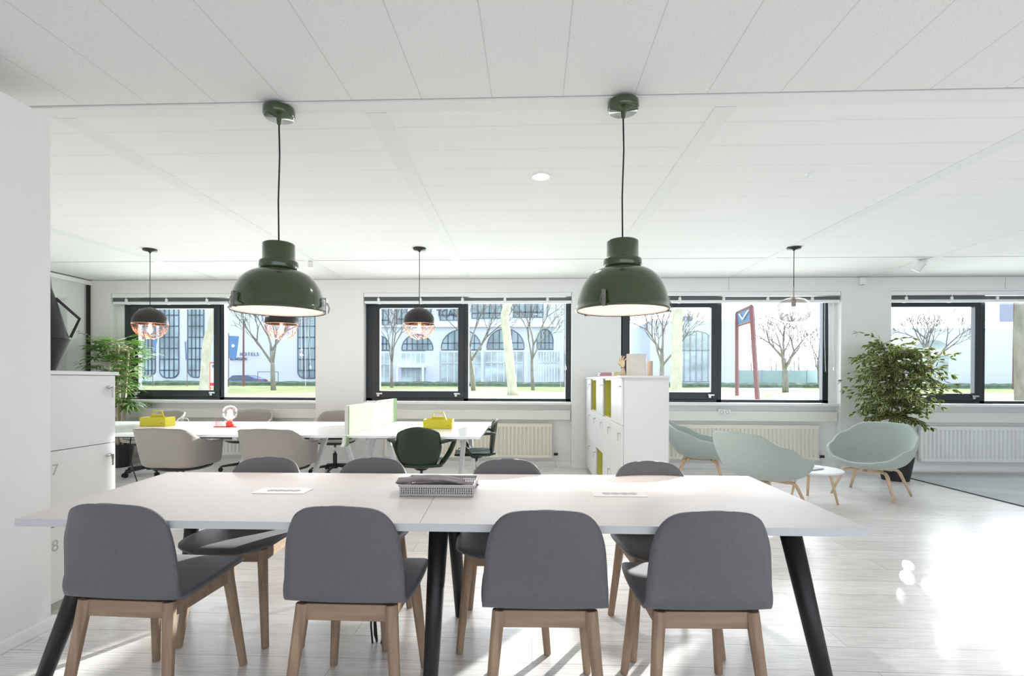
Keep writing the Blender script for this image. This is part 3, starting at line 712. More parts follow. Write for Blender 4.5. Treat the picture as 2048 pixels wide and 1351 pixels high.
# ------------------------------------------------------------------ DESKS
ZD = .74
def desk(name, pts, label, legs):
    P = [pz(*p, ZD) for p in pts]     # fl, fr, br, bl
    cx, cy = sum(p.x for p in P)/4, sum(p.y for p in P)/4
    t = thing(name, (cx, cy, 0), 0, label, 'desk', 'white bench desks')
    q = [(p.x-cx, p.y-cy) for p in P]
    MB().prism(q, ZD-.025, ZD, 'z').build('tabletop', 'desk_top', t, bevel=.002)
    xs0, xs1 = (q[0][0]+q[3][0])/2, (q[1][0]+q[2][0])/2; ys0, ys1 = q[0][1], q[2][1]
    for lx in legs:
        for s, yy, yo in ((1, ys0+.16, ys0+.05), (-1, ys1-.16, ys1-.05)):
            MB().tube([(lx, yy+.45*s, ZD-.05), (lx, yo, 0)], [.034, .026], 4, up=(1,0,0)).build('leg', 'white_metal', t, bevel=.003)
        MB().bb(lx-.025, lx+.025, ys0+.25, ys1-.25, ZD-.075, ZD-.026).build('crossbar', 'white_metal', t)
    MB().bb(xs0+.1, xs1-.1, -.05, .05, ZD-.12, ZD-.04).build('cable_tray', 'black_plastic', t)
    return t, cx, cy
Yd0 = pz(500, 868.5, ZD).y; 
desk1 = desk('bench_desk', [(40, 867.0), (689.5, 870), (750, 843), (200, 841.8)], 'long glossy white bench desk left of the green screens', (pz(495, 890, .6).x-pz(430, 855, ZD).x, 1.35))[0]
desk2 = desk('bench_desk', [(690.5, 870), (961, 873), (984, 843.5), (753.5, 842)], 'white bench desk with a yellow caddy, right of the green screens', (.47, -.5))[0]
# screens
XS = pz(693, 870, ZD).x
for i, (p0, p1, yb, lb) in enumerate((((694, 811), (742, 804), 894, 'near pale green felt desk screen hanging over the desk edge'), ((755.5, 801), (790.5, 795), 0, 'far pale green felt desk screen nearest the window'))):
    a, b = px_(*p0, XS), px_(*p1, XS); zt = px_(*p0, XS).z
    zb = px_(694, 890, XS).z if i == 0 else ZD+.005
    t = thing('desk_screen', (XS, (a.y+b.y)/2, ZD), 0, lb, 'desk screen', 'green desk screens')
    ya, yb_ = a.y-t.location.y, b.y-t.location.y
    if i == 0:
        yd_ = Yd0-.04-t.location.y
        poly = [(ya, zb-ZD), (yd_-.06, zb-ZD), (yd_-.02, zb-ZD+.03), (yd_, zb-ZD+.09), (yd_, .005), (yb_, .005), (yb_, zt-ZD), (ya, zt-ZD)]
    else: poly = [(ya, .005), (yb_, .005), (yb_, zt-ZD), (ya, zt-ZD)]
    fp, cpn = MB(), MB()
    for m_, u_, w_ in ((fp, .012, .022), (cpn, -.022, .0118)):
        m_.prism([(ya, .005), (yb_, .005), (yb_, zt-ZD), (ya, zt-ZD)], u_, w_, 'x')
        if i == 0: m_.prism([(ya, zb-ZD), (yd_-.06, zb-ZD), (yd_-.02, zb-ZD+.03), (yd_, zb-ZD+.09), (yd_, .005), (ya, .005)], u_, w_, 'x')
    fp.build('face_panel', 'screen_felt', t); cpn.build('core_panel', 'screen_edge', t)
a = px_(749, 830, XS)
t = thing('screen_post', (XS, a.y, ZD), 0, 'grey power column standing between the two green screens', 'power column')
MB().bb(-.03, .03, -.09, .09, .001, .27).build('column', 'white_metal', t, bevel=.006); MB().bb(.0305, .034, -.05, .05, .05, .2).build('outlet_strip', 'number_grey', t)

def toolbox(px0, px1, pyb, lb, rz=0, L=.33, Dp=.17):
    a, b = pz(px0, pyb, ZD), pz(px1, pyb, ZD)
    t = thing('tool_caddy', ((a.x+b.x)/2, a.y+Dp/2, ZD), rz, lb, 'caddy', 'yellow desk caddies'); w = (b-a).length/2; d = Dp/2; h_ = .10
    m = MB()
    m.bb(-w, w, -d, d, 0, .006).bb(-w, w, -d, -d+.006, .006, h_).bb(-w, w, d-.006, d, .006, h_).bb(-w, -w+.006, -d+.006, d-.006, .006, h_).bb(w-.006, w, -d+.006, d-.006, .006, h_)
    m.bb(-w+.006, w-.006, -.004, .004, .006, h_*.9)
    m.build('tray', 'yellow_plastic', t, bevel=.004)
    MB().bb(w-.05, w-.028, -d-.0008, -d, .03, .036).build('logo', 'letters', t)
    hw = w*.46
    hn = MB(); hn.add([], [])
    hn.tube([(-hw-.01, 0, h_*.85), (-hw+.02, 0, h_+.07), (hw-.02, 0, h_+.07), (hw+.01, 0, h_*.85)], .008, 6)
    hn.prism([(-hw-.012, h_*.85), (hw+.012, h_*.85), (hw-.012, h_+.028), (-hw+.012, h_+.028)], -.006, .006, 'y')
    hn.build('handle', 'yellow_plastic', t)
toolbox(279, 333, 852, 'yellow plastic tool caddy on the left desk beside the palm', 0)
toolbox(846, 904, 857, 'yellow plastic tool caddy on the right desk behind the dark green chair', 0)
# table lamp
c0 = pz(460, 853.5, ZD); t = thing('table_lamp', (c0.x, c0.y, ZD), 0, 'red table lamp with a large glowing globe bulb on the left desk', 'table lamp')
MB().bb(-.17, .09, -.03, .03, 0, .012).build('base', 'red_metal', t, bevel=.002)
MB().lathe([(0,.012),(.038,.012),(.042,.03),(.040,.05),(.026,.062),(.022,.075),(0,.075)], 20).build('holder', 'red_metal', t, smooth=True)
MB().lathe([(.02,.07),(.024,.085),(.05,.10),(.072,.13),(.079,.165),(.070,.20),(.045,.23),(0,.243)], 32).build('globe_bulb', 'bulb_glass', t, smooth=True)
MB().lathe([(0,.12),(.022,.135),(.028,.16),(.022,.185),(0,.195)], 16).build('filament', 'bulb_white', t, smooth=True)
MB().tube([(-.155,0,.012),(-.155,0,.065),(-.10,0,.065)], .003, 6).build('bracket', 'red_metal', t)
l = bpy.data.lights.new('lamp_light', 'POINT'); l.energy = 3; l.color = (1,.7,.5); l.shadow_soft_size = .06
lo = bpy.data.objects.new('light', l); COL.objects.link(lo); lo.parent = t; lo.location = (0,0,.215)
c0 = pz(352, 845, ZD); t = thing('white_cable', (c0.x, c0.y+.08, ZD), 0, 'thin white cable arching over the left desk behind the yellow caddy', 'cable')
MB().tube([(-.05,0,.004),(-.02,0,.05),(.04,0,.055),(.09,0,.045),(.11,0,.004)], .004, 6).build('loop', 'white_paint', t, smooth=True)

# ------------------------------------------------------------------ BUCKET SEAT SURFACE
BOX = [(0,0,0),(.25,.6,0),(.4,.88,.0),(.48,.96,.02),(.55,.99,.09),(.7,1.0,.35),(.85,1.0,.68),(1,1.0,1)]
def bucket(m, Rx, Ry, H_of, z0, wall, bulge, n=48, k_=14, lean=.10, pw_=3.0):
    def fn(u, v):
        th = 2*PI*u        # 0 = back (-y), pi = front
        cx, cy = math.sin(th), -math.cos(th)
        r = 1/((abs(cx)**pw_+abs(cy)**pw_)**(1/pw_))
        f = v*PI/2
        if bulge > 0: rr = math.sin(f)**bulge; hh = (1-math.cos(f))**wall
        else:
            for (v0, r0_, h0_), (v1, r1_, h1_) in zip(BOX, BOX[1:]):
                if v <= v1+1e-6: q_ = (v-v0)/(v1-v0); rr = r0_+(r1_-r0_)*q_; hh = h0_+(h1_-h0_)*q_; break
        Ht = H_of(abs(math.atan2(math.sin(th), math.cos(th))))
        ln = max(0, math.cos(th))*lean*hh*(Ht-z0)/.4
        s = 1+.10*hh*(Ht-z0)/.4
        return (Rx*r*cx*rr*s, Ry*r*cy*rr*s-ln, z0+(Ht-z0)*hh)
    m.grid(fn, n, k_, True)
def interp(tab):
    def g(a):
        a = math.degrees(a)
        for (a0, h0), (a1, h1) in zip(tab, tab[1:]):
            if a <= a1:
                s = (a-a0)/(a1-a0); s = s*s*(3-2*s); return h0+(h1-h0)*s
        return tab[-1][1]
    return g
def lounge(loc, rz, lb):
    t = thing('lounge_chair', loc, rz, lb, 'lounge chair', 'mint fabric lounge chairs round the low table')
    Hf = interp([(0,.80),(28,.79),(60,.67),(92,.565),(114,.54),(146,.43),(168,.40),(180,.395)])
    m = MB(); bucket(m, .372, .36, Hf, .33, 1.05, .44, 64, 16, lean=.085, pw_=2.6)
    m.build('seat_shell', 'mint_fabric', t, smooth=True, solid=.032, offset=0, sub=1)
    m = MB().bb(-.16, .16, -.17, -.145, .272, .318).bb(-.16, .16, .12, .145, .272, .318).bb(-.02, .02, -.17, .145, .279, .311); m.build('under_frame', 'ash_wood', t)
    for sx in (-1, 1):
        for sy in (-1, 1):
            pts = [(sx*.06, sy*.14-.02, .292), (sx*.15, sy*.165-.02, .292), (sx*.195, sy*.185-.02, .280), (sx*.215, sy*.20-.02, .25), (sx*.30, sy*.275-.02, 0)]
            MB().tube(pts, [.019,.020,.021,.021,.014], 8, flat=.8, up=(0,0,1)).build('leg', 'ash_wood', t, smooth=True)
    return t
def yawto(dx, dy): return math.atan2(dy, dx)-PI/2
c0 = pz(1754, 990); lounge((3.78, 5.92, 0), yawto(-.75, -.62), 'mint fabric lounge chair turned to the camera in front of the ficus')
print('loungeC', pz(1754, 995), 'feet', pz(1672,985), pz(1783,1008), pz(1825,995))
lounge((2.28, 5.15, 0), yawto(.84, .54), 'mint fabric lounge chair seen from behind, nearest the meeting table')
lounge((2.12, 6.55, 0), yawto(.95, -.30), 'mint fabric lounge chair seen side-on between the tall locker and the radiator')
# coffee table
t = thing('coffee_table', (2.98, 5.62, 0), .4, 'low round white coffee table with wooden legs beside the mint chairs', 'coffee table')
MB().lathe([(0,.312),(.27,.312),(.295,.322),(.298,.335),(.29,.338),(0,.334)], 56).build('tabletop', 'white_paint', t, smooth=True)
for q in range(3):
    a = q*2*PI/3-1.25; cx, cy = math.cos(a), math.sin(a)
    MB().tube([(cx*.02, cy*.02, .302), (cx*.14, cy*.14, .302), (cx*.175, cy*.175, .290), (cx*.19, cy*.19, .26), (cx*.25, cy*.25, 0)], [.015,.017,.018,.018,.013], 8, flat=.8, up=(0,0,1)).build('leg', 'ash_wood', t, smooth=True)
MG = thing('magazine', (2.93, 5.60, .339), .5, 'dark covered magazine lying on the low round coffee table', 'magazine')
MB().bb(-.13, .13, -.09, .09, 0, .010).build('pages', 'number_grey', MG); MB().bb(-.131, .131, -.091, .091, .0101, .012).build('cover', 'cover_blue', MG)

# ------------------------------------------------------------------ OFFICE CHAIRS
def star_base(t, z_top, m='black_plastic', rz=.3):
    MB().tube([(0,0,.09),(0,0,.26),(0,0,.262),(0,0,z_top)], [.028,.028,.014,.014], 14).build('column', 'black_plastic', t, smooth=False)
    MB().tube([(0,0,.262),(0,0,z_top)], .0145, 14).build('gas_lift', 'steel', t, smooth=True)
    b = MB(); b.lathe([(0,.06),(.04,.06),(.045,.10),(.03,.12),(0,.12)], 16)
    for q in range(5):
        a = rz+q*2*PI/5; c_, s_ = math.cos(a), math.sin(a); b.tube([(c_*.03, s_*.03, .10), (c_*.30, s_*.30, .072)], [.024, .014], 6)
    b.build('star_base', m, t)
    for q in range(5):
        a = rz+q*2*PI/5; c_, s_ = math.cos(a)*.31, math.sin(a)*.31; w = MB()
        M = Matrix.Translation((c_, s_, .03)) @ Matrix.Rotation(a, 4, 'Z') @ Matrix.Rotation(PI/2, 4, 'X')
        for o_ in (-.016, .016):
            vs = MB().lathe([(0,-.009),(.029,-.009),(.029,.009),(0,.009)], 16); w.add([M @ (Vector(v)+Vector((0,0,o_))) for v in vs.v], vs.f)
        w.tube([(c_, s_, .03), (c_, s_, .075)], .008, 6); w.build('caster', 'rubber', t)
def soft_chair(loc, rz, lb):
    t = thing('office_chair', loc, rz, lb, 'office chair', 'beige swivel armchairs at the left desk')
    Hf = interp([(0,.825),(38,.815),(72,.70),(92,.672),(136,.665),(143,.60),(148,.475),(180,.468)])
    m = MB(); bucket(m, .275, .26, Hf, .445, .55, -1, 56, 21, lean=.09, pw_=4.2); m.build('seat_shell', 'beige_fabric', t, smooth=True, solid=.022, offset=0)
    MB().lathe([(0,0),(.2,0),(.255,.018),(.268,.036),(0,.036)], 40, (0,0,.395), sy=.95).build('seat_pan', 'black_plastic', t, smooth=False)
    MB().bb(-.22, .22, -.2, .23, .466, .50).build('cushion', 'seat_grey', t, bevel=.015)
    star_base(t, .395); return t
def at(px, Y): v = py_(px, 900, Y); return (v.x, v.y, 0)
s0 = soft_chair(at(366, 4.92), -.05, 'beige swivel armchair from behind, left one in front of the desk')
def cp(loc, rz, lb): return copy_tree(s0, loc=loc, rz=rz, label=lb)
cp(at(563, 4.92), -.0, 'beige swivel armchair from behind, right one in front of the desk')
cp(at(300, 6.70), PI-.35, 'beige swivel armchair across the desk, mostly hidden by the yellow caddy and palm')
cp(at(492, 7.05), PI+.2, 'beige swivel armchair across the desk, behind the glowing red lamp')
cp(at(670, 6.95), PI+.1, 'beige swivel armchair across the desk, beside the green screens')
def green_chair(loc, rz, lb):
    t = thing('office_chair', loc, rz, lb, 'office chair', 'dark green swivel chairs at the right desk')
    def fn(u, v):
        s = 2*u-1; z = .45+.385*v; w = .150+.068*math.sin(min(1, v*1.7)*PI/2)-.022*max(0, v-.5)/.5-.04*max(0, v-.88)**2/.0144
        return (w*s, -.19-.05*v+.05*s*s*(.6+.4*v), z-.035*s*s*v**3)
    MB().grid(fn, 15, 16).build('backrest', 'green_plastic', t, smooth=True, solid=.014)
    def fs(u, v):
        s = 2*u-1; y = -.20+.44*v; w = .21-.04*v**6
        return (w*s, y, .455+.012*s*s+(.02*(1-v*6) if v < .166 else 0))
    MB().grid(fs, 13, 14).build('seat', 'green_plastic', t, smooth=True, solid=.02)
    MB().bb(-.18, .18, -.14, .21, .468, .492).build('seat_pad', 'teal_pad', t, bevel=.01)
    for s in (-1, 1):
        pts = smooth_path([(s*.205, -.19, .69), (s*.285, -.10, .70), (s*.305, .08, .685), (s*.295, .16, .64), (s*.25, .12, .54), (s*.19, .06, .455)], 4)
        MB().tube(pts, .017, 8, flat=1.5, up=(1,0,0)).build('armrest', 'green_plastic', t, smooth=True)
    MB().lathe([(0,.40),(.05,.40),(.10,.435),(.10,.446),(0,.446)], 20).build('tilt_mechanism', 'black_plastic', t)
    star_base(t, .405, rz=.9); return t
g0 = green_chair(at(843, 4.95), .06, 'dark green swivel chair from behind at the right desk')
copy_tree(g0, loc=at(953, 5.75), rz=PI/2+.12, label='dark green swivel chair with pale seat pad, side-on at the desk end')
t = thing('power_cable', (*pz(262, 880, .6).to_2d(), 0), 0, 'black cable hanging from the left desk down to the floor', 'cable')
o = t.location; pts = [py_(262, 872, 5.6), py_(259, 900, 5.6), py_(262, 925, 5.6), py_(270, 950, 5.55), py_(275, 965, 5.5)]
MB().tube([Vector((p.x-o.x, p.y-o.y, max(.006, p.z))) for p in pts], .006, 6).build('cable', 'cord_black', t, smooth=True)

# ------------------------------------------------------------------ things on the centre locker
def on_lc(px, Y): v = py_(px, 745, Y); return v
v = on_lc(1272.5, 4.75); t = thing('vase', (v.x, 4.75, ZLC), .05, 'large pale beige oval vase on top of the tall locker', 'vase')
w_ = 39*4.75/1030/2; MB().lathe([(0,.004),(1,.0),(1,.195),(.985,.2),(.95,.198),(.94,.03),(0,.03)], 40, sx=w_, sy=w_*.62).build('body', 'vase_beige', t, smooth=False)
v = on_lc(1300, 4.85); t = thing('vase', (v.x, 4.85, ZLC), 0, 'slim brown cylinder vase on the locker, right of the beige vase', 'vase')
MB().lathe([(0,0),(.028,0),(.026,.14),(.022,.14),(.02,.02),(0,.02)], 24).build('body', 'vase_brown', t, smooth=False)
v = on_lc(1211, 4.90); bx = v.x
for q, (dz, wd, cm, lb, ox) in enumerate(((0, .145, 'pink_book', 'thin mauve book at the bottom of the pair on the locker', 0), (.0165, .14, 'pink_book', 'thin mauve book at the top of the pair on the locker', .002))):
    t = thing('book', (bx+ox+.02, 5.0, ZLC+dz+.0005), .04*q, lb, 'book', 'books on the tall locker')
    MB().bb(-.07, .07, -.1, .1, .002, .0135).build('pages', 'paper_white', t); MB().bb(-.073, .073, -.103, .102, 0, .002).bb(-.073, .073, -.103, .102, .0136, .0158).bb(-.073, .073, -.105, -.101, 0, .0158).build('cover', cm, t)
v = on_lc(1236, 4.66)
for q in range(2):
    t = thing('book', (v.x+.005, 4.76, ZLC+q*.0172+.0005), .02*q, ['pale green book under another beneath the wooden hand on the locker', 'pale green upper book beside the wooden hand on the locker'][q], 'book', 'books on the tall locker')
    MB().bb(-.035, .035, -.07, .07, .002, .0145).build('pages', 'paper_white', t); MB().bb(-.037, .037, -.073, .072, 0, .002).bb(-.037, .037, -.073, .072, .0146, .0168).bb(-.037, .037, -.075, -.071, 0, .0168).build('cover', 'green_book', t)
# wooden artist hand
v = on_lc(1245, 4.60); t = thing('hand_model', (v.x, 4.585, ZLC), .2, 'jointed wooden artist hand model standing on the tall locker', 'hand model')
MB().lathe([(0,0),(.030,0),(.026,.02),(.014,.065),(.012,.07),(0,.07)], 20).build('base', 'vase_brown', t, smooth=True)
hp = MB(); 
pl_ = [(-.020,.075),(-.028,.10),(-.030,.125),(-.016,.137),(.006,.135),(.018,.120),(.016,.09),(.008,.072)]
hp.prism(pl_, -.010, .010, 'y'); hp.build('palm', 'hand_wood', t, bevel=.006)
for q, (bx_, bz, dx, dz, L, cl) in enumerate(((-.026,.128,-.35,1,.045,.5),(-.014,.137,-.12,1,.05,.45),(-.001,.136,.1,1,.047,.5),(.012,.125,.35,1,.038,.6))):
    d = Vector((dx, 0, dz)).normalized(); p = Vector((bx_, 0, bz)); pts = [p]
    for j in range(3): p = p+Vector((d.x, -cl*(j+.3), d.z-(j*.25))).normalized()*L/3; pts.append(p.copy())
    MB().tube(pts, [.0058,.0056,.005,.0042], 8).build('finger', 'hand_wood', t, smooth=True)
MB().tube([(-.024,-.004,.090),(-.040,-.012,.102),(-.050,-.02,.122)], [.007,.0062,.0045], 8).build('thumb', 'hand_wood', t, smooth=True)

# ------------------------------------------------------------------ PLANTS
def leaf_ficus(m, p, d, L, W, roll):
    d = d.normalized(); s = d.cross(Vector((0,0,1)));
    if s.length < .1: s = Vector((1,0,0))
    s.normalize(); n_ = s.cross(d); s = (s*math.cos(roll)+n_*math.sin(roll)); n_ = s.cross(d)
    drop = -n_*.0
    a = p; b1 = p+d*L*.35; b2 = p+d*L*.72; c_ = p+d*L-Vector((0,0,L*.12))
    W2 = W*.72
    m.cur = 0
    m.add([a, b1+s*W2, b2+s*W2*.85, c_, b2-s*W2*.85, b1-s*W2, b1-n_*.003, b2-n_*.003], [(0,1,6),(1,2,7,6),(2,3,7),(7,3,4),(6,7,4,5),(0,6,5)])
    m.cur = 1
    m.add([a, b1+s*W, b2+s*W*.85, c_, b1+s*W2, b2+s*W2*.85], [(0,1,4),(1,2,5,4),(2,3,5)])
    m.add([a, b1-s*W, b2-s*W*.85, c_, b1-s*W2, b2-s*W2*.85], [(0,4,1),(1,4,5,2),(2,5,3)])
fy = YW-.62; fc = py_(1792, 800, fy)
FT = thing('potted_ficus', (fc.x, fy, 0), 0, 'tall variegated ficus in a black pot behind the right lounge chair', 'plant')
MB().lathe([(0,0),(.15,0),(.20,.30),(.205,.31),(.185,.31),(.18,.27),(0,.27)], 36).build('pot', 'pot_black', FT); MB().lathe([(0,.268),(.178,.272)], 24).build('soil', 'soil', FT)
st = MB(); lf = MB(); rnd = random.Random(11)
stems = []
for i in range(7):
    a = i*2*PI/7+.3; b0 = Vector((.05*math.cos(a), .05*math.sin(a), .26)); b1 = Vector((.07*math.cos(a+.4), .07*math.sin(a+.4), .95)); b2 = Vector((.16*math.cos(a), .13*math.sin(a), 1.38+.42*rnd.random()))
    pts = smooth_path([tuple(b0), tuple(b1), tuple(b2)], 5); st.tube(pts, [.011-.0006*j for j in range(len(pts))], 6); stems.append([Vector(p) for p in pts])
for i in range(290):
    s = rnd.choice(stems); q = rnd.randint(4, len(s)-1); p = s[q].copy()
    hfrac = (p.z-.75)/1.0
    a = rnd.uniform(0, 2*PI); R = (.16+.44*math.sin(max(.16, min(1, hfrac+.16))*PI*.85))*rnd.uniform(.4, 1.0)
    d = Vector((math.cos(a), math.sin(a)*.6, rnd.uniform(.0, .75)))
    pts = [p]; n_ = 5
    for j in range(n_): pts.append(pts[-1]+Vector((d.x, d.y, d.z-.42*j/ n_*1.6)).normalized()*R/n_)
    st.tube(pts, [.0035-.0005*j for j in range(len(pts))], 4)
    for j in range(1, len(pts)):
        for w in range(3 if j < len(pts)-1 else 4):
            dd = (pts[j]-pts[j-1]).normalized()+Vector((rnd.uniform(-1,1), rnd.uniform(-1,1), rnd.uniform(-.7,.35)))*.9
            leaf_ficus(lf, pts[j]+Vector((rnd.uniform(-.01,.01), 0, 0)), dd, rnd.uniform(.058,.088), rnd.uniform(.015,.021), rnd.uniform(-.8,.8))
st.build('stems', 'stem_grey', FT, smooth=True); lf.build('foliage', ['ficus_green', 'ficus_cream'], FT, norm=False)

py0 = 7.22; pc = py_(236, 800, py0)
PT = thing('potted_palm', (pc.x, py0, 0), 0, 'tall bamboo palm in the corner behind the left locker', 'plant')
MB().lathe([(0,0),(.15,0),(.19,.32),(.195,.33),(.175,.33),(.17,.28),(0,.28)], 32).build('pot', 'pot_black', PT); MB().lathe([(0,.278),(.17,.283)], 24).build('soil', 'soil', PT)
st = MB(); lf = MB(); rnd = random.Random(5)
canes = []
for i in range(6):
    a = i*PI/3; b0 = (.06*math.cos(a), .06*math.sin(a), .27); b1 = (.09*math.cos(a)+.01, .08*math.sin(a), .95); b2 = (.16*math.cos(a)+(.0), .10*math.sin(a), 1.5+.28*rnd.random())
    pts = smooth_path([b0, b1, b2], 5); st.tube(pts, .014, 7); canes.append([Vector(p) for p in pts])
def fan(m, p, d, L, pale):
    d = d.normalized(); s = d.cross(Vector((0,0,1))).normalized(); up = s.cross(d)
    n_ = rnd.randint(7, 10)
    for j in range(n_):
        a = (j/(n_-1)-.5)*2.5; dd = (d*math.cos(a)+s*math.sin(a)+up*rnd.uniform(-.15,.15)).normalized(); LL = L*(1-.25*abs(a)/1.25)*rnd.uniform(.85,1.05)
        q = dd.cross(up); q = q.normalized() if q.length > .05 else s; w = .013
        m.cur = 1 if pale else 0
        e = p+dd*LL-Vector((0,0,LL*.22))
        m.add([p, p+dd*LL*.35+q*w, p+dd*LL*.35-q*w, p+dd*LL*.72+q*w*.8-Vector((0,0,LL*.06)), p+dd*LL*.72-q*w*.8-Vector((0,0,LL*.06)), e], [(0,1,2),(1,3,4,2),(3,5,4)])
for i in range(150):
    s_ = rnd.choice(canes); q = rnd.randint(5, len(s_)-1); p = s_[q]; a = rnd.uniform(0, 2*PI); L = rnd.uniform(.12, .36)*(1 if p.z > 1.3 else .7)
    d = Vector((math.cos(a), math.sin(a)*.6, rnd.uniform(-.15, .55) if p.z > 1.1 else rnd.uniform(-.5, .3)))
    e = p+d.normalized()*L*.8; st.tube([p, (p+e)/2+Vector((0,0,.02)), e], .0035, 4)
    fan(lf, e, d, rnd.uniform(.20,.28), rnd.random() < .13)
st.build('canes', 'cane', PT, smooth=True); lf.build('fronds', ['palm_green', 'palm_pale'], PT, norm=False)

# rug
P = [pz(1815, 955), pz(2048, 1013), pz(2200, 1051)]
d = (P[1]-P[0]).normalized(); P0 = P[0]-d*.15
poly = [P0, P0+d*4.2, Vector((XR-.05, (P0+d*4.2).y, 0)), Vector((XR-.05, YW-.05, 0)), Vector((P0.x+.05, YW-.05, 0))]
cx, cy = P0.x, P0.y
t = thing('rug', (cx, cy, 0), 0, 'flat grey green rug along the window wall at the right edge', 'rug')
MB().prism([(p.x-cx, p.y-cy) for p in poly], .0005, .009, 'z').build('carpet', 'rug_grey', t)
n_ = Vector((d.y, -d.x, 0)); MB().prism([(0, 0), (d.x*4.2, d.y*4.2), (d.x*4.2+n_.x*.012, d.y*4.2+n_.y*.012), (n_.x*.012, n_.y*.012)], .0005, .0105, 'z').build('border', 'rug_edge', t)
# ------------------------------------------------------------------ OUTSIDE
def PX(px, py, Y): return py_(px, py, Y)
# lawn rising away from the house
def gz(y): 
    if y < 9: return .38
    if y < 25: return .38+(y-9)/16*.14
    return .52+(y-25)/25*.20 if y < 50 else .72
g = MB(); ys = [YW+DW+.01, 9, 12, 16, 20, 25, 32, 40, 46]
rnd = random.Random(2)
nxs = 60
def gf(u, v):
    y = ys[int(round(v*(len(ys)-1)))]; x = -60+150*u
    return (x, y, gz(y)+(rnd.uniform(-.03,.03) if y > 9 else 0))
g.grid(gf, nxs, len(ys))
tag(g.build('lawn', 'grass', smooth=True, norm=False), 'bright green lawn rising outside the windows', 'lawn', kind='stuff')
struct(MB().bb(-120, 140, 46, 160, -.2, .25).build('floor', 'asphalt'))
h = MB(); rnd = random.Random(9)
def hf(u, v):
    x = -60+110*u; t_ = v*4; prof = [(-.5,.3),(-.55,.95),(0,1.12),(.55,.95),(.5,.3)][int(round(t_))]
    return (x, 46.65+prof[0]+rnd.uniform(-.05,.05), prof[1]+rnd.uniform(-.05,.05))
h.grid(hf, 260, 5); tag(h.build('hedge', 'hedge', smooth=False, norm=False), 'low clipped hedge between the lawn and the street', 'hedge')

# --- bare trees
def tree_mb(seed, Ht, r0, trunk_frac=.45, levels=5, spread=.6, lean=(0,0), m=None, split=3, thin=.80):
    rn = random.Random(seed); m = m or MB(); tw = MB()
    def grow(p, d, L, r, lv):
        n_ = 3; pts = [p]; rr = [r]
        for j in range(n_):
            d = (d+Vector((rn.uniform(-.12,.12), rn.uniform(-.12,.12), rn.uniform(-.02,.1)))).normalized(); pts.append(pts[-1]+d*L/n_); rr.append(r*(1-.35*(j+1)/n_))
        (m if lv < 2 else tw).tube(pts, [max(q_, .013) for q_ in rr], 8 if lv == 0 else (5 if lv < 3 else 3))
        if lv >= levels: return
        k_ = split if lv else split+1
        for q in range(k_):
            a = 2*PI*q/k_+rn.uniform(-.5,.5); sp = spread*rn.uniform(.6,1.25)
            s = d.orthogonal().normalized(); b = d.cross(s)
            nd = (d+(s*math.cos(a)+b*math.sin(a))*sp+Vector((0,0,.12))).normalized()
            st_ = pts[-1] if q < 2 else pts[-2]
            grow(st_, nd, L*rn.uniform(.55,.8), rr[-1]*thin*rn.uniform(.8,1.05), lv+1)
    grow(Vector((0,0,0)), Vector((lean[0], lean[1], 1)).normalized(), Ht*trunk_frac, r0, 0)
    return m, tw
def put_tree(seed, px, Y, pytop, r0, lb, bark='bark', frac=.42, rz=0, z=None, levels=5, **kw):
    zb = gz(Y) if Y < 46 else .25
    if z is not None: zb = z
    b = PX(px, 780, Y); top = PX(px, pytop, Y).z
    t = thing('bare_tree', (b.x, Y, zb-.02), rz, lb, 'tree', 'bare winter trees outside')
    m, tw = tree_mb(seed, (top-zb), r0, frac, levels=levels, **kw)
    m.build('trunk', bark, t, smooth=True); tw.build('branches', 'twig', t, norm=False)
    return t
put_tree(3, 547, 32, 590, .16, 'bare forked tree outside the leftmost window, beside the blue car', frac=.42)
put_tree(4, 947, 34, 560, .17, 'bare tree outside the second window, just right of its dark mullion', frac=.40)
put_tree(8, 1066, 35, 560, .13, 'slim bare tree outside the second window, right of the leaning pale trunk', frac=.42)
put_tree(6, 1322, 30, 560, .16, 'bare tree outside the third window, left of the broad pale trunk', frac=.36)
put_tree(12, 1571, 33, 575, .20, 'bare spreading tree outside the third window under the glass globe pendant', frac=.33, spread=.8)
put_tree(15, 1853, 38, 590, .18, 'bare spreading tree outside the rightmost window above the ficus', frac=.36, spread=.75)
put_tree(17, 783, 40, 560, .12, 'slim bare tree outside the second window, left of the black pendant', frac=.35)
put_tree(21, 1640, 48, 600, .12, 'thin far bare tree at the right edge of the third window', frac=.35, levels=4, z=.25)
# thick pale trunks (crowns above the windows)
def big_trunk(pts, Y, r0, r1, lb, seed, bark='birch'):
    P = [PX(px, py, Y) for px, py in pts]; b = P[0]; zb = gz(Y)
    t = thing('bare_tree', (b.x, Y, zb-.05), 0, lb, 'tree', 'bare winter trees outside')
    loc = [Vector((p.x-b.x, 0, p.z-zb+.05)) for p in P]; loc[0].z = 0
    m = MB(); path = smooth_path([tuple(v) for v in loc], 4); n_ = len(path)
    m.tube(path, [r0*(1.35 if i == 0 else 1)+(r1-r0)*i/(n_-1) for i in range(n_)], 12)
    m.build('trunk', bark, t, smooth=True)
    end = loc[-1]; mm, tw = tree_mb(seed, 6, r1*.8, .35, levels=4)
    for q in (mm, tw): q.v = [tuple(Vector(v)+end-Vector((0,0,.1))) for v in q.v]
    mm.f += []; tw.add(mm.v, mm.f); tw.build('branches', 'twig', t, norm=False)
big_trunk([(1026,783),(1019,720),(1013,665),(1009,632),(1016,605),(1030,560),(1040,480)], 26, .24, .16, 'pale thick leaning tree trunk outside the second window', 31)
big_trunk([(408,777),(411,735),(414,690),(421,655),(430,622),(436,590),(440,520)], 30, .27, .17, 'pale thick curved tree trunk outside the leftmost window', 32)
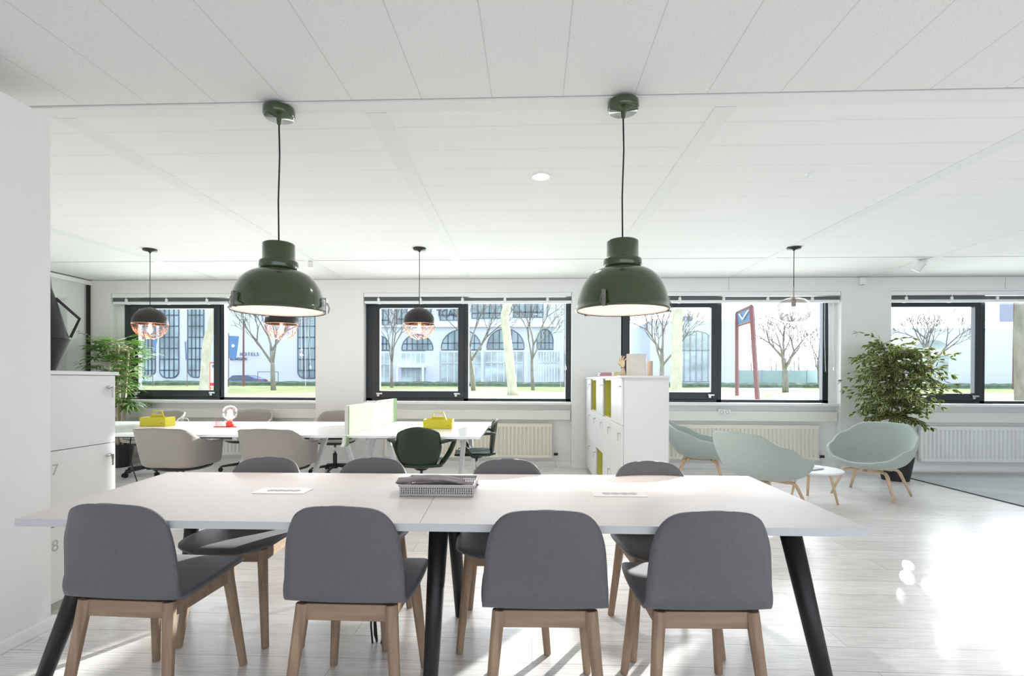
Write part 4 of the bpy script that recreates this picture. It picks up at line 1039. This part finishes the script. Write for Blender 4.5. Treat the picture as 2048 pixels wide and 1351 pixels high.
big_trunk([(1352,778),(1353,720),(1354,660),(1356,600),(1358,520)], 22, .25, .19, 'pale broad straight tree trunk outside the third window', 33)
big_trunk([(2048,782),(2046,720),(2044,660),(2046,600),(2048,520)], 14, .19, .15, 'thick trunk cut by the right edge of the photograph', 34, 'bark')

# --- facades
def plane_part(name, m, parent, poly_px, Y, d0=.0, d1=-.12, org=None, **kw):
    P = [PX(px, py, Y) for px, py in poly_px]
    return MB().prism([(p.x-org.x, p.z-org.z) for p in P], d0, d1, 'y').build(name, m, parent, **kw)
def arch_px(x0, x1, ytop, ybot, rise, n=14):
    cx = (x0+x1)/2; hw = (x1-x0)/2; pts = [(x1, ybot)]
    for i in range(n+1):
        a = PI*i/n; pts.append((cx+hw*math.cos(a), ytop+rise-rise*math.sin(a)))
    pts.append((x0, ybot)); return pts
def u_px(x0, x1, ytop, ybot, r, n=8):
    pts = [(x0, ytop), (x1, ytop)]
    for i in range(n+1):
        a = PI/2*i/n; pts.append((x1-r+r*math.cos(a), ybot-r+r*math.sin(a)))
    for i in range(n+1):
        a = PI/2+PI/2*i/n; pts.append((x0+r+r*math.cos(a), ybot-r+r*math.sin(a)))
    return pts
def window_part(parent, org, Y, poly, bars_x=(), bars_y=(), y0=0, y1=0, x0=0, x1=0, bw=.09, glassm='facade_glass', barm='facade_bar', rim=None):
    w = plane_part('window', glassm, parent, poly, Y, -.02, -.05, org)
    b = MB()
    def BX(a, c_, d, e):
        p, q = PX(a, c_, Y), PX(d, e, Y); b.bb(min(p.x, q.x)-org.x, max(p.x, q.x)-org.x, -.11, -.052, min(p.z, q.z)-org.z, max(p.z, q.z)-org.z)
    h_ = bw*1030/Y/2
    def span(x):   # vertical extent of the polygon at x
        ysx = []
        n = len(poly)
        for i in range(n):
            (xa, ya), (xb, yb) = poly[i], poly[(i+1) % n]
            if (xa-x)*(xb-x) < 0: ysx.append(ya+(yb-ya)*(x-xa)/(xb-xa))
        return (min(ysx), max(ysx)) if len(ysx) > 1 else None
    def spanx(y):
        xs = []; n = len(poly)
        for i in range(n):
            (xa, ya), (xb, yb) = poly[i], poly[(i+1) % n]
            if (ya-y)*(yb-y) < 0: xs.append(xa+(xb-xa)*(y-ya)/(yb-ya))
        return (min(xs), max(xs)) if len(xs) > 1 else None
    for x in bars_x:
        s = span(x+.013)
        if s: BX(x-h_, s[0]+.3, x+h_, s[1]-.3)
    for y in bars_y:
        s = spanx(y+.013)
        if s: BX(s[0]+.3, y-h_, s[1]-.3, y+h_)
    P = [PX(px, py, Y) for px, py in poly]
    b.tube([(p.x-org.x, -.06, p.z-org.z) for p in P], bw*.6, 4, closed=True)
    b.build('glazing_bars', barm, w, norm=False)
    return w
YH = 58.0
o0 = PX(650, 780, YH); o0.z = .25
HT = thing('hotel_building', (o0.x, YH, .25), 0, 'large white hotel building with arched windows across the street', 'building')
a, b = PX(150, 700, YH), PX(1128, 700, YH); ztop = PX(600, 470, YH).z
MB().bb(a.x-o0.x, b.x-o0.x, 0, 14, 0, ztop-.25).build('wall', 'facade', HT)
MB().bb(b.x-o0.x-.2, b.x-o0.x+5.2, 3, 14, 0, ztop-.25).build('wing', 'facade_glass', HT)
wb = MB()
for q in range(8): wb.bb(b.x-o0.x+.05+q*.7, b.x-o0.x+.15+q*.7, 2.9, 2.99, 0, ztop-.3)
for q in range(8): wb.bb(b.x-o0.x, b.x-o0.x+5.2, 2.88, 2.96, q*2, q*2+.15)
wb.build('wing_bars', 'facade_bar', HT)
org = Vector((o0.x, 0, .25))
def win(*a, **k): return window_part(HT, org, YH, *a, **k)
yt = 520
for (x0, x1, yb) in ((283, 311, 752), (320, 358, 755), (376, 408, 754), (596, 642, 756)):
    win(u_px(x0, x1, yt, yb, min(14, (x1-x0)/2.2)), bars_x=[x0+(x1-x0)*q/4 for q in (1,2,3)], bars_y=[yt+q*22 for q in range(1, 11)], bw=.11)
for (x0, x1, ya, yb, r) in ((738, 780, 671, 700, 26), (804, 866, 668, 700, 30), (883, 962, 659, 699, 36), (974, 1048, 657, 698, 36), (1074, 1106, 658, 698, 24)):
    win(arch_px(x0, x1, ya, yb, r), bars_x=[x0+(x1-x0)*q/6 for q in range(1, 6)] if x1-x0 > 40 else [x0+(x1-x0)*q/4 for q in (1,2,3)], bars_y=[yb-13], bw=.10)
for (x0, x1, ya, yb, n_) in ((738, 779, 706, 765, 4), (803, 851, 706, 765, 5), (882, 962, 704, 766, 6), (970, 1046, 703, 766, 6), (1076, 1120, 703, 766, 8)):
    win([(x0, ya), (x1, ya), (x1, yb), (x0, yb)], bars_x=[x0+(x1-x0)*q/n_ for q in range(1, n_)], bars_y=[ya+22], bw=.07, glassm='shop_glass', barm='facade_white')
for (x0, x1, ya, yb, n_) in ((745, 777, 560, 650, 3), (793, 814, 560, 648, 2), (826, 862, 560, 645, 4), (880, 935, 560, 640, 4), (944, 1003, 560, 636, 5), (1027, 1086, 560, 634, 5)):
    win([(x0, ya), (x1, ya), (x1, yb), (x0, yb)], bars_x=[x0+(x1-x0)*q/n_ for q in range(1, n_)], bars_y=[yb-10, yb-38], bw=.11)
MB().bb(PX(725, 655, YH).x-org.x, PX(1112, 655, YH).x-org.x, -.35, 0, PX(900, 654, YH).z-.25, PX(900, 651, YH).z-.25).build('cornice', 'facade_white', HT)
for (x0, x1) in ((852, 880), (962, 968), (1048, 1056)):
    MB().bb(PX(x0, 700, YH).x-org.x, PX(x1, 700, YH).x-org.x, -.3, 0, 0, PX(900, 701, YH).z-.25).build('pilaster', 'facade', HT)
# entrance canopy and doors
MB().bb(PX(800, 735, YH).x-org.x, PX(853, 735, YH).x-org.x, -1.2, 0, PX(826, 735, YH).z-.25, PX(826, 730, YH).z-.25).build('entrance_canopy', 'facade_white', HT)
for x in (800, 850): MB().bb(PX(x, 735, YH).x-org.x-.12, PX(x, 735, YH).x-org.x+.12, -1.2, -.95, 0, PX(826, 735, YH).z-.25).build('canopy_post', 'facade_white', HT)
# writing on the facade
def sign(txt, px, py, hpx, nm, adv=None, m='letters', sx=1):
    p = PX(px, py, YH); s_ = hpx*YH/1030/.72
    text_mesh(txt, s_, .03, nm, m, HT, Matrix.Translation((p.x-org.x, -.13, p.z-.25)) @ Matrix.Rotation(PI/2, 4, 'X'), sx=sx)
sign('H O T E L S', 481, 711, 7, 'hotel_letters', sx=.80)
sign('IEUWEGEIN', 461, 720, 6, 'hotel_letters', sx=.80)
sign('TCALU', 873, 633, 15, 'hotel_letters', sx=.85)
sign('L', 775, 645, 13, 'hotel_letters')
sign('L', 826, 640, 13, 'hotel_letters')
# hotel banner
t = thing('banner', (PX(467, 700, 40).x, 40, gz(40)), 0, 'blue vertical banner with a pale emblem in front of the hotel', 'banner')
bz0, bz1 = PX(467, 716, 40).z-gz(40), PX(467, 671, 40).z-gz(40)
MB().prism([(-.36, bz0), (.22, bz0), (.44, bz1-.05), (-.36, bz1)], -.02, .02, 'y').build('cloth', 'sign_blue', t)
MB().tube([(-.40, 0, 0), (-.40, 0, bz1+.2)], .03, 8).build('pole', 'post_maroon', t)
o = MB().lathe([(0,0),(.13,0),(.13,.02),(0,.02)], 20).build('emblem', 'sign_white', t, loc=(-.02, -.02, (bz0+bz1)/2+.1)); o.rotation_euler = (PI/2, 0, 0)
t = thing('flag', (PX(372, 760, 42).x, 42, gz(42)), 0, 'small blue flag on a pole before the hotel, left window', 'flag')
zz = lambda y: PX(370, y, 42).z-gz(42)
MB().tube([(.1, 0, 0), (.1, 0, zz(680))], .03, 6).build('pole', 'twig', t); MB().prism([(-.12, zz(684)), (0, zz(682)), (.06, zz(718)), (-.02, zz(721))], -.01, .01, 'y').build('cloth', 'sign_blue', t)
t = thing('flag', (PX(309, 760, 42).x, 42, gz(42)), 0, 'blue triangular pennant before the hotel, beneath the left copper pendant', 'flag')
MB().tube([(-.15, 0, 0), (-.15, 0, zz(672))], .03, 6).build('pole', 'twig', t); MB().prism([(-.1, zz(676)), (.28, zz(676)), (-.02, zz(708))], -.01, .01, 'y').build('cloth', 'sign_blue', t)
# red framed site board
t = thing('notice_board', (PX(432, 750, 20).x, 20, gz(20)), 0, 'white notice board with red frame outside the leftmost window', 'sign')
zz = lambda y: PX(432, y, 20).z-gz(20)
MB().bb(-.22, .35, -.02, .02, zz(773), zz(726)).build('board', 'sign_white', t); MB().bb(-.24, -.22, -.03, .03, 0, zz(726)).bb(.35, .37, -.03, .03, 0, zz(726)).bb(-.22, .35, -.03, .03, zz(726), zz(725)+.02).build('frame', 'tail_red', t)
MB().bb(-.215, .1, -.028, -.021, zz(771), zz(765)).build('red_field', 'tail_red', t); MB().bb(-.15, .3, -.028, -.021, zz(735), zz(729)).build('blue_field', 'sign_blue', t)

# right white building behind the third window
Y2 = 54.0; o2 = PX(1400, 780, Y2)
B2 = thing('white_building', (o2.x, Y2, .25), 0, 'plain white building with one broad arch outside the third window', 'building')
org2 = Vector((o2.x, 0, .25))
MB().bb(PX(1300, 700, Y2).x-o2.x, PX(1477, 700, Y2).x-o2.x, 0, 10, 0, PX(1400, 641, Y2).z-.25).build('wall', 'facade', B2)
MB().bb(PX(1378, 700, Y2).x-o2.x, PX(1398, 700, Y2).x-o2.x, 2, 4, PX(1400, 641, Y2).z-.25, PX(1400, 627, Y2).z-.25).build('chimney', 'roof_grey', B2)
window_part(B2, org2, Y2, arch_px(1359, 1424, 662, 762, 20), bars_x=[1368,1380,1392,1404,1416], bars_y=[700], bw=.07, glassm='shop_glass', barm='roof_grey')
Y3 = 50.0; o3 = PX(1900, 780, Y3)
B3 = thing('low_building', (o3.x, Y3, .25), 0, 'long low white building outside the rightmost window', 'building'); org3 = Vector((o3.x, 0, .25))
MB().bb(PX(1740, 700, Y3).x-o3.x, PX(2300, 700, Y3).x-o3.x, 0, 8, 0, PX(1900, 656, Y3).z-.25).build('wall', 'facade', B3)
window_part(B3, org3, Y3, arch_px(1829, 1896, 679, 757, 18), bars_y=[700], bw=.05, glassm='shop_glass', barm='facade_white')
MB().bb(PX(1822, 700, Y3).x-o3.x, PX(1903, 700, Y3).x-o3.x, -.16, 0, PX(1860, 711, Y3).z-.25, PX(1860, 701, Y3).z-.25).build('band', 'facade_white', B3)
# far woods and fence
rnd = random.Random(40); w = MB()
wb_ = py_(1480, 700, 95).x, py_(1960, 700, 95).x
for i in range(260):
    x = rnd.uniform(wb_[0]-15, wb_[1]+40); y = rnd.uniform(88, 110); hgt = rnd.uniform(4, 11)
    p = Vector((x, y, .2)); top = Vector((x+rnd.uniform(-.8,.8), y, hgt)); w.tube([p, top], [.09, .02], 3)
    for j in range(6):
        q = p.lerp(top, rnd.uniform(.3,.95)); w.tube([q, q+Vector((rnd.uniform(-1.6,1.6), rnd.uniform(-.5,.5), rnd.uniform(.4,2)))], [.035, .012], 3)
tag(w.build('woods', 'woods', norm=False), 'hazy line of bare woods on the horizon', 'woods', kind='stuff')
a, b = PX(1478, 760, 60), PX(1660, 760, 60); t = thing('fence', ((a.x+b.x)/2, 60, .25), 0, 'pale green sports fence beyond the lawn, third window', 'fence')
MB().bb(a.x-t.location.x, b.x-t.location.x, -.03, .03, 0, PX(1550, 740, 60).z-.25).build('mesh_panel', 'fence_green', t)
for q in range(5):
    xx = a.x-t.location.x+(b.x-a.x)*q/4; MB().bb(xx-.05, xx+.05, -.1, -.03, 0, PX(1550, 738, 60).z-.25).build('post', 'roof_grey', t)
# big maroon framed sign
def sgn():
    Yn, Yf_ = 9.5, 12.0
    a = PX(1512, 780, Yn); b = PX(1472, 780, Yf_)
    t = thing('sign_frame', ((a.x+b.x)/2, (Yn+Yf_)/2, gz(10.5)), 0, 'tall maroon sign frame with blue panel standing on the lawn', 'sign')
    o = t.location
    L = lambda px, py, Y: PX(px, py, Y)-o
    MB().tube([L(1515, 799, Yn), L(1503, 613, Yn)], .045, 4).build('post', 'post_maroon', t); MB().tube([L(1474, 791, Yf_), L(1474, 626, Yf_)], .045, 4).build('post', 'post_maroon', t)
    p = [L(1474, 624, Yf_), L(1503, 611, Yn), L(1506, 641, Yn), L(1476, 651, Yf_)]; off = Vector((.06, .04, 0))
    m = MB().add(p+[v+off for v in p], [(0,1,2,3),(7,6,5,4),(0,4,5,1),(1,5,6,2),(2,6,7,3),(3,7,4,0)]); m.build('panel', 'sign_blue', t)
    MB().tube(p, .03, 4, closed=True).build('panel_frame', 'post_maroon', t)
    q0, q1, q2, q3 = [p[0].lerp(p[2], s) for s in (.2, .8, .5, .35)]
    e = Vector((-.03, -.02, 0)); MB().tube([p[0].lerp(p[1], .25)*.75+p[3].lerp(p[2], .25)*.25+e, p[0].lerp(p[1], .45)*.3+p[3].lerp(p[2], .45)*.7+e, p[0].lerp(p[1], .85)*.75+p[3].lerp(p[2], .85)*.25+e], .018, 4).build('white_stripe', 'sign_white', t)
sgn()
# lamp posts
def lamp_post(px, Y, pytop, lb, bn=False):
    b = PX(px, 770, Y); zb = gz(Y) if Y < 46 else .25; t = thing('street_lamp', (b.x, Y, zb), 0, lb, 'street lamp'); h_ = PX(px, pytop, Y).z-zb
    MB().tube([(0,0,0), (0,0,h_)], [.09, .06], 8).build('pole', 'post_maroon', t); MB().bb(-.35, .35, -.15, .15, h_, h_+.12).build('lamp_head', 'roof_grey', t)
    if bn: MB().bb(-1.15, -.1, -.03, .03, h_-2.2, h_-.6).build('banner', 'cover_blue', t)
lamp_post(487, 43, 640, 'maroon street lamp outside the leftmost window above the blue car')
lamp_post(2027, 44, 590, 'maroon street lamp with a small banner outside the rightmost window', True)
# car
cb = PX(485, 770, 50.5); t = thing('car', (cb.x, 50.5, .25), 0, 'dark blue car parked on the street behind the hedge', 'car')
body = [(-2.2,.35),(-2.2,.75),(-1.9,.92),(-1.1,1.0),(-.55,1.42),(.9,1.46),(1.6,1.18),(2.05,1.05),(2.15,.8),(2.15,.35)]
MB().prism(body, -.85, .85, 'y').build('body', 'car_blue', t, bevel=.06)
MB().prism([(-.98,1.02),(-.5,1.37),(.25,1.39),(.25,1.02)], -.862, -.84, 'y').prism([(.33,1.02),(.33,1.39),(.85,1.40),(1.45,1.1),(1.4,1.02)], -.862, -.84, 'y').build('side_windows', 'car_glass', t)
for whx in (-1.4, 1.35):
    for wy in (-.78, .78): o = MB().lathe([(0,-.1),(.3,-.1),(.33,-.07),(.33,.07),(.3,.1),(0,.1)], 20).build('wheel', 'rubber', t, loc=(whx, wy, .33)); o.rotation_euler = (PI/2, 0, 0)
MB().bb(1.95, 2.17, -.84, -.5, .80, .98).build('tail_light', 'tail_red', t); MB().bb(1.95, 2.17, .5, .84, .80, .98).build('tail_light', 'tail_red', t)
t = thing('bus_shelter_rail', (PX(538, 765, 48.5).x, 48.5, .25), 0, 'thin dark street railing right of the blue car', 'railing')
MB().tube([(-1.1,0,0),(-1.1,0,1.75)], .03, 5).tube([(.9,0,0),(.9,0,1.75)], .03, 5).tube([(-1.1,0,1.75),(.9,0,1.75)], .03, 5).build('bars', 'facade_bar', t)
t['category'] = 'railing'; t.name = 'street_railing'

# ------------------------------------------------------------------ LIGHT
w = bpy.data.worlds.new('World'); SC.world = w; w.use_nodes = True; nt = w.node_tree
for n_ in list(nt.nodes): nt.nodes.remove(n_)
AZ, EL = math.radians(33.2), math.radians(15.2)
sd = Vector((math.sin(AZ)*math.cos(EL), math.cos(AZ)*math.cos(EL), math.sin(EL)))
out = N(nt, 'ShaderNodeOutputWorld'); bg = N(nt, 'ShaderNodeBackground'); nt.links.new(bg.outputs[0], out.inputs[0])
tc = N(nt, 'ShaderNodeTexCoord'); dt = N(nt, 'ShaderNodeVectorMath', operation='DOT_PRODUCT'); dt.inputs[1].default_value = sd
nm = N(nt, 'ShaderNodeVectorMath', operation='NORMALIZE'); nt.links.new(tc.outputs['Generated'], nm.inputs[0]); nt.links.new(nm.outputs[0], dt.inputs[0])
cr = N(nt, 'ShaderNodeValToRGB'); e = cr.color_ramp.elements
e[0].position = .35; e[0].color = (.82,.885,.97,1); e[1].position = .95; e[1].color = (1,.985,.95,1)
nt.links.new(dt.outputs['Value'], cr.inputs[0]); nt.links.new(cr.outputs[0], bg.inputs[0])
ms = N(nt, 'ShaderNodeMapRange'); ms.inputs['From Min'].default_value = .3; ms.inputs['From Max'].default_value = 1; ms.inputs['To Min'].default_value = 1.7; ms.inputs['To Max'].default_value = 3.0
nt.links.new(dt.outputs['Value'], ms.inputs[0]); nt.links.new(ms.outputs[0], bg.inputs['Strength'])
sl = bpy.data.lights.new('sun', 'SUN'); sl.energy = 9.0; sl.angle = math.radians(.9); sl.color = (1,.95,.88)
so = bpy.data.objects.new('sun', sl); COL.objects.link(so); so.rotation_euler = sd.to_track_quat('Z', 'Y').to_euler(); so.location = (20, 30, 12)
def area(name, loc, rot, sx, sy, e_, col):
    l = bpy.data.lights.new(name, 'AREA'); l.shape = 'RECTANGLE'; l.size = sx; l.size_y = sy; l.energy = e_; l.color = col
    o = bpy.data.objects.new(name, l); COL.objects.link(o); o.location = loc; o.rotation_euler = rot; return o
# added area lamps just outside the panes, topping up the daylight indoors
for a, b in wx:
    area('window_fill', ((a+b)/2, YW+DW+.12, (ZS+ZT)/2), (-PI/2, 0, 0), b-a-.1, ZT-ZS, 66, (.95,.97,1))

# ------------------------------------------------------------------ CAMERA AND RENDER SETTINGS
cd = bpy.data.cameras.new('Camera'); co = bpy.data.objects.new('Camera', cd); COL.objects.link(co); SC.camera = co
cd.sensor_width = 36; cd.sensor_fit = 'HORIZONTAL'; cd.lens = F*36/2048; cd.shift_y = (CY-675.5)/2048; cd.clip_start = .05; cd.clip_end = 400
M = Matrix((( RT.x, UP.x, -fw.x, CAM.x), (RT.y, UP.y, -fw.y, CAM.y), (RT.z, UP.z, -fw.z, CAM.z), (0,0,0,1)))
co.matrix_world = M
SC.view_settings.view_transform = 'Standard'; SC.view_settings.look = 'None'; SC.view_settings.gamma = 1; SC.view_settings.use_curve_mapping = False
SC.view_settings.exposure = .58
cy = SC.cycles; cy.max_bounces = 10; cy.diffuse_bounces = 6; cy.glossy_bounces = 4; cy.transparent_max_bounces = 12; cy.transmission_bounces = 6
cy.sample_clamp_indirect = 6; cy.use_denoising = True; cy.caustics_reflective = False; cy.caustics_refractive = False
try: cy.denoiser = 'OPENIMAGEDENOISE'
except Exception: pass
